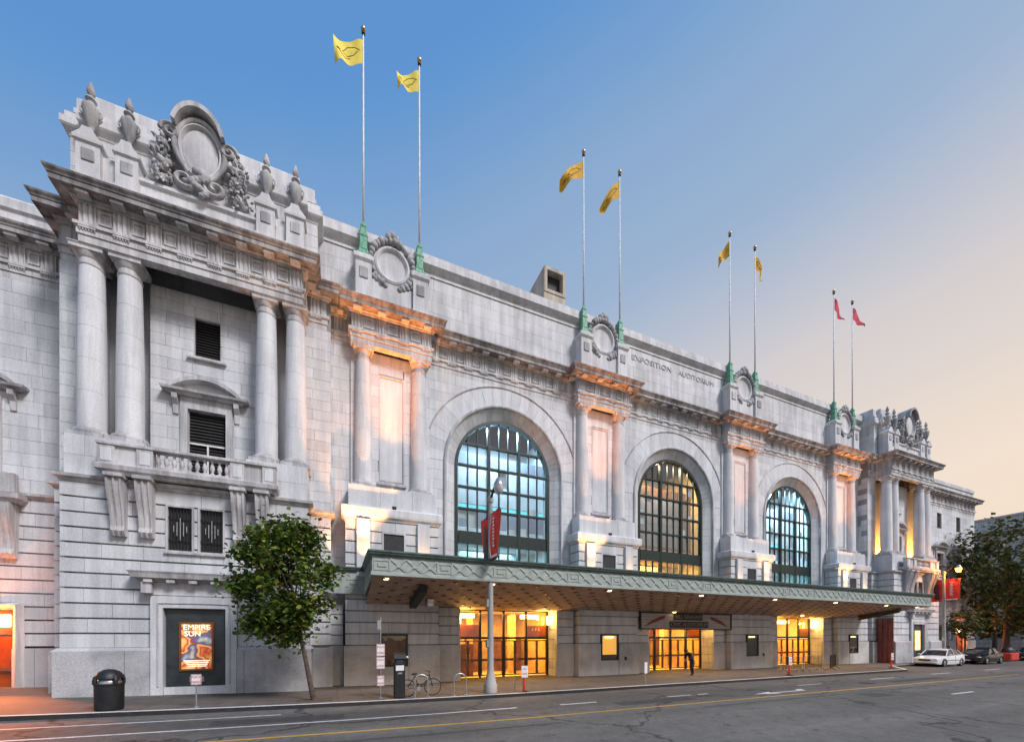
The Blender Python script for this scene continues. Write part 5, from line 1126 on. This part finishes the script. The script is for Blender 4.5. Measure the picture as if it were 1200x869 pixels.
# ------------------------------------------------------------------ cars
TYRE = RUB; CGLASS = mat_plain('car_glass', (.02, .025, .03), .08, 0, .05, 2, 0, .8); CHROME = mat_plain('alloy', (.5, .5, .52), .3, .8, .1)
def car(x, y, label, paint, seed):
    t_ = thing('parked_car', label, 'car', (x, y, hx(x)-.13), 0, 'cars parked along the far kerb')   # nose towards -x
    L_, W_ = 4.7, .88
    # lower body: sections along the length (x, half width at sill, half width at belt, sill z, belt z)
    st = [(-2.35, .55, .58, .36, .56), (-2.28, .74, .76, .26, .66), (-2.0, .84, .85, .22, .74), (-1.3, .88, .87, .2, .84), (-.85, .89, .87, .2, .90), (0, .9, .86, .2, .93), (.9, .9, .86, .2, .95), (1.55, .88, .86, .22, .98), (2.1, .84, .82, .26, .95), (2.3, .76, .74, .34, .86), (2.36, .62, .62, .42, .7)]
    rings = [[(a, -ws*.96, zs), (a, -ws, zs+.14), (a, -ws*1.01, (zs+zb_)/2), (a, -wb, zb_-.05), (a, -wb*.86, zb_), (a, 0, zb_+.025), (a, wb*.86, zb_), (a, wb, zb_-.05), (a, ws*1.01, (zs+zb_)/2), (a, ws, zs+.14), (a, ws*.96, zs)] for a, ws, wb, zs, zb_ in st]
    mk('body', MB().loft(rings), paint, t_, True, 35)
    cs = [(-.95, .74, .9), (-.35, .66, 1.32), (.1, .63, 1.41), (.7, .63, 1.41), (1.2, .64, 1.33), (1.85, .7, .97)]
    mk('cabin', MB().loft([[(a, -.8, .88), (a, -w_, z), (a, 0, z+.02), (a, w_, z), (a, .8, .88)] for a, w_, z in cs]), CGLASS, t_, True, 30)
    mk('roof', MB().loft([[(a, -w_-.012, z-.03), (a, -w_*.9, z+.02), (a, 0, z+.045), (a, w_*.9, z+.02), (a, w_+.012, z-.03)] for a, w_, z in ((-.38, .655, 1.31), (.1, .635, 1.41), (.7, .635, 1.41), (1.22, .645, 1.33))]), paint, t_, True, 60)
    for sg in (-1, 1):
        for a, b in (((-.98, .80, .9), (-.36, .67, 1.33)), ((.3, .82, .92), (.25, .65, 1.41)), ((1.9, .78, .96), (1.2, .66, 1.34))): mk('pillar', MB().tube([(a[0], sg*a[1], a[2]), (b[0], sg*b[1], b[2])], .035, 6), paint, t_)
        mk('headlight', MB().blob((-2.2, sg*.6, .62), .13, 10, 6, (.7, 1.4, .65)), SIGNW, t_, True); mk('tail_light', MB().blob((2.27, sg*.62, .78), .13, 10, 6, (.5, 1.3, .8)), REDP, t_, True); mk('mirror', MB().blob((-.7, sg*.98, .98), .09, 8, 6, (.8, 1.2, .8)), paint, t_, True)
        mk('door_seam', MB().box(.28, .295, sg*.905-.006, sg*.905+.006, .34, .9), BLACK, t_); mk('sill_trim', MB().bbox(-1.1, 1.1, sg*.9-.012, sg*.9+.012, .5, .55, .005), BLACK, t_)
        for a in (-1.42, 1.36):
            wh = mk('wheel', MB().loft([[(a+r*math.cos(2*math.pi*k/22), sg*yy, .31+r*math.sin(2*math.pi*k/22)) for k in range(22)] for r, yy in ((.2, .68), (.29, .68), (.31, .72), (.31, .86), (.29, .905), (.21, .91), (.2, .88))]), TYRE, t_, True, 40)
            mk('rim', MB().loft([[(a+r*math.cos(2*math.pi*k/16), sg*yy, .31+r*math.sin(2*math.pi*k/16)) for k in range(16)] for r, yy in ((.2, .885), (.17, .9), (.06, .885), (.02, .9))]), CHROME, wh, True)
            mk('wheel_arch', MB().ring([(a+.36*math.cos(R(q)), sg*.885, .31+.36*math.sin(R(q))) for q in range(0, 181, 15)], .03, 5), BLACK, t_)
    mk('grille', MB().bbox(-2.40, -2.3, -.36, .36, .5, .62, .01), BLACK, t_); mk('bumper', MB().bbox(-2.42, -2.2, -.72, .72, .3, .42, .04), paint, t_); mk('number_plate', MB().box(-2.435, -2.42, -.17, .17, .34, .42), SIGNW, t_)
def carpaint(n_, c): return mat_plain(n_, c, .18, 0, .03, 1, 0, .6)
car(46.6, 17.15, 'white saloon car parked under the lit street lamp', carpaint('car_white', (.78, .78, .78)), 1); car(54.0, 17.1, 'black saloon car parked behind the white car', carpaint('car_black', (.012, .012, .014)), 2); car(66.0, 17.1, 'dark car parked beyond the red box under the large tree', carpaint('car_slate', (.02, .022, .028)), 3)
# ------------------------------------------------------------------ people
SKIN = mat_plain('skin', (.42, .25, .17), .6, 0, .05); CLOTH = mat_plain('dark_cloth', (.018, .018, .022), .9, 0, .2, 10); JEANS = mat_plain('dark_jeans', (.02, .025, .045), .9, 0, .2, 10); HAIR = mat_plain('dark_hair', (.02, .014, .01), .7, 0, .2, 20)
def person(label, x, y, rz, joints, hands):
    t_ = thing('person', label, 'person', (x, y, hx(x)), rz)
    names = list(joints); V = [joints[n_][0] for n_ in names]; idx = {n_: i for i, n_ in enumerate(names)}
    Ed = [('pelvis', 'waist'), ('waist', 'chest'), ('chest', 'neck'), ('neck', 'head'), ('head', 'crown'), ('chest', 'shl'), ('shl', 'ell'), ('ell', 'wrl'), ('chest', 'shr'), ('shr', 'elr'), ('elr', 'wrr'), ('pelvis', 'hil'), ('hil', 'knl'), ('knl', 'anl'), ('anl', 'tol'), ('pelvis', 'hir'), ('hir', 'knr'), ('knr', 'anr'), ('anr', 'tor')]
    me = bpy.data.meshes.new('body'); me.from_pydata(V, [(idx[a], idx[b]) for a, b in Ed], []); o = link('body', me, t_)
    sk = o.modifiers.new('skin', 'SKIN'); o.modifiers.new('sub', 'SUBSURF').render_levels = 2; o.modifiers['sub'].levels = 1
    for i, n_ in enumerate(names): me.skin_vertices[0].data[i].radius = joints[n_][1]; me.skin_vertices[0].data[i].use_root = n_ == 'pelvis'
    me.materials.append(CLOTH)
    dg = bpy.context.evaluated_depsgraph_get(); ev = bpy.data.meshes.new_from_object(o.evaluated_get(dg)); o.modifiers.clear(); o.data = ev
    for m_ in (JEANS, SKIN): ev.materials.append(m_)
    hz = joints['pelvis'][0][2]-.02; H = Vector(joints['head'][0]); nk = Vector(joints['neck'][0])
    for p in ev.polygons:
        c = p.center; p.use_smooth = True
        if c.z < hz: p.material_index = 1
        if (Vector(c)-H).length < (H-nk).length*.95: p.material_index = 2
    fw = Vector(joints['face'][0]) if 'face' in joints else Vector((0, -1, 0))
    hair = MB().blob(tuple(H-fw*.03+Vector((0, 0, .05))), .118, 12, 8, (1, 1.05, 1)); mk('hair', hair, HAIR, t_, True)
    for hn, dirv in hands.items():
        w_ = Vector(joints[hn][0]); d = Vector(dirv).normalized(); s = d.cross(Vector((0, 0, 1))).normalized() if abs(d.z) < .9 else Vector((1, 0, 0)); u = s.cross(d)
        hd = mk('hand', MB().tube([w_-d*.02, w_+d*.03, w_+d*.09], [.026, .036, .034], 8), SKIN, t_, True)
        for k in range(4):
            b_ = w_+d*.085+s*(.03-.02*k); ln = (.065, .075, .07, .055)[k]; mk('finger', MB().tube([b_, b_+d*ln*.55-u*.012, b_+d*ln-u*.035], [.009, .008, .006], 6), SKIN, hd, True)
        b_ = w_+d*.03+s*.035; mk('thumb', MB().tube([b_, b_+d*.03+s*.025, b_+d*.06+s*.03-u*.01], [.011, .010, .007], 6), SKIN, hd, True)
J = {'pelvis': ((.12, 0, .88), (.15, .12)), 'waist': ((.04, 0, 1.05), (.14, .12)), 'chest': ((-.12, 0, 1.26), (.16, .13)), 'neck': ((-.27, 0, 1.42), (.06, .06)), 'head': ((-.37, 0, 1.46), (.09, .10)), 'crown': ((-.43, 0, 1.53), (.07, .07)),
     'shl': ((-.17, -.19, 1.32), (.075, .075)), 'ell': ((-.22, -.24, 1.04), (.055, .055)), 'wrl': ((-.4, -.12, .95), (.035, .035)), 'shr': ((-.17, .19, 1.32), (.075, .075)), 'elr': ((-.2, .24, 1.04), (.055, .055)), 'wrr': ((-.4, .1, .97), (.035, .035)),
     'hil': ((.12, -.1, .82), (.095, .095)), 'knl': ((.02, -.11, .48), (.07, .07)), 'anl': ((.08, -.11, .09), (.045, .05)), 'tol': ((-.1, -.12, .04), (.04, .035)), 'hir': ((.14, .1, .82), (.095, .095)), 'knr': ((.12, .11, .47), (.07, .07)), 'anr': ((.22, .11, .09), (.045, .05)), 'tor': ((.05, .12, .04), (.04, .035))}
person('person in dark clothes bending forward outside the middle entrance', 19.6, 18.2, 0, J, {'wrl': (-1, .3, -.3), 'wrr': (-1, -.3, -.3)})
J2 = {'pelvis': ((0, 0, .95), (.15, .11)), 'waist': ((0, 0, 1.13), (.14, .1)), 'chest': ((0, .02, 1.36), (.17, .12)), 'neck': ((0, 0, 1.53), (.06, .06)), 'head': ((0, -.02, 1.65), (.09, .10)), 'crown': ((0, -.01, 1.76), (.07, .075)),
      'shl': ((-.2, .02, 1.44), (.075, .075)), 'ell': ((-.27, .03, 1.16), (.055, .055)), 'wrl': ((-.24, -.12, .97), (.035, .035)), 'shr': ((.2, .02, 1.44), (.075, .075)), 'elr': ((.27, .03, 1.16), (.055, .055)), 'wrr': ((.25, -.08, .92), (.035, .035)),
      'hil': ((-.1, 0, .88), (.095, .095)), 'knl': ((-.11, -.02, .5), (.07, .07)), 'anl': ((-.11, .03, .09), (.045, .05)), 'tol': ((-.12, -.14, .04), (.04, .035)), 'hir': ((.1, 0, .88), (.095, .095)), 'knr': ((.11, -.06, .5), (.07, .07)), 'anr': ((.12, .0, .09), (.045, .05)), 'tor': ((.13, -.17, .04), (.04, .035))}
person('person in dark clothes standing between the white and black cars', 51.35, 18.4, R(-40), J2, {'wrl': (.1, -.4, -1), 'wrr': (0, -.2, -1)})
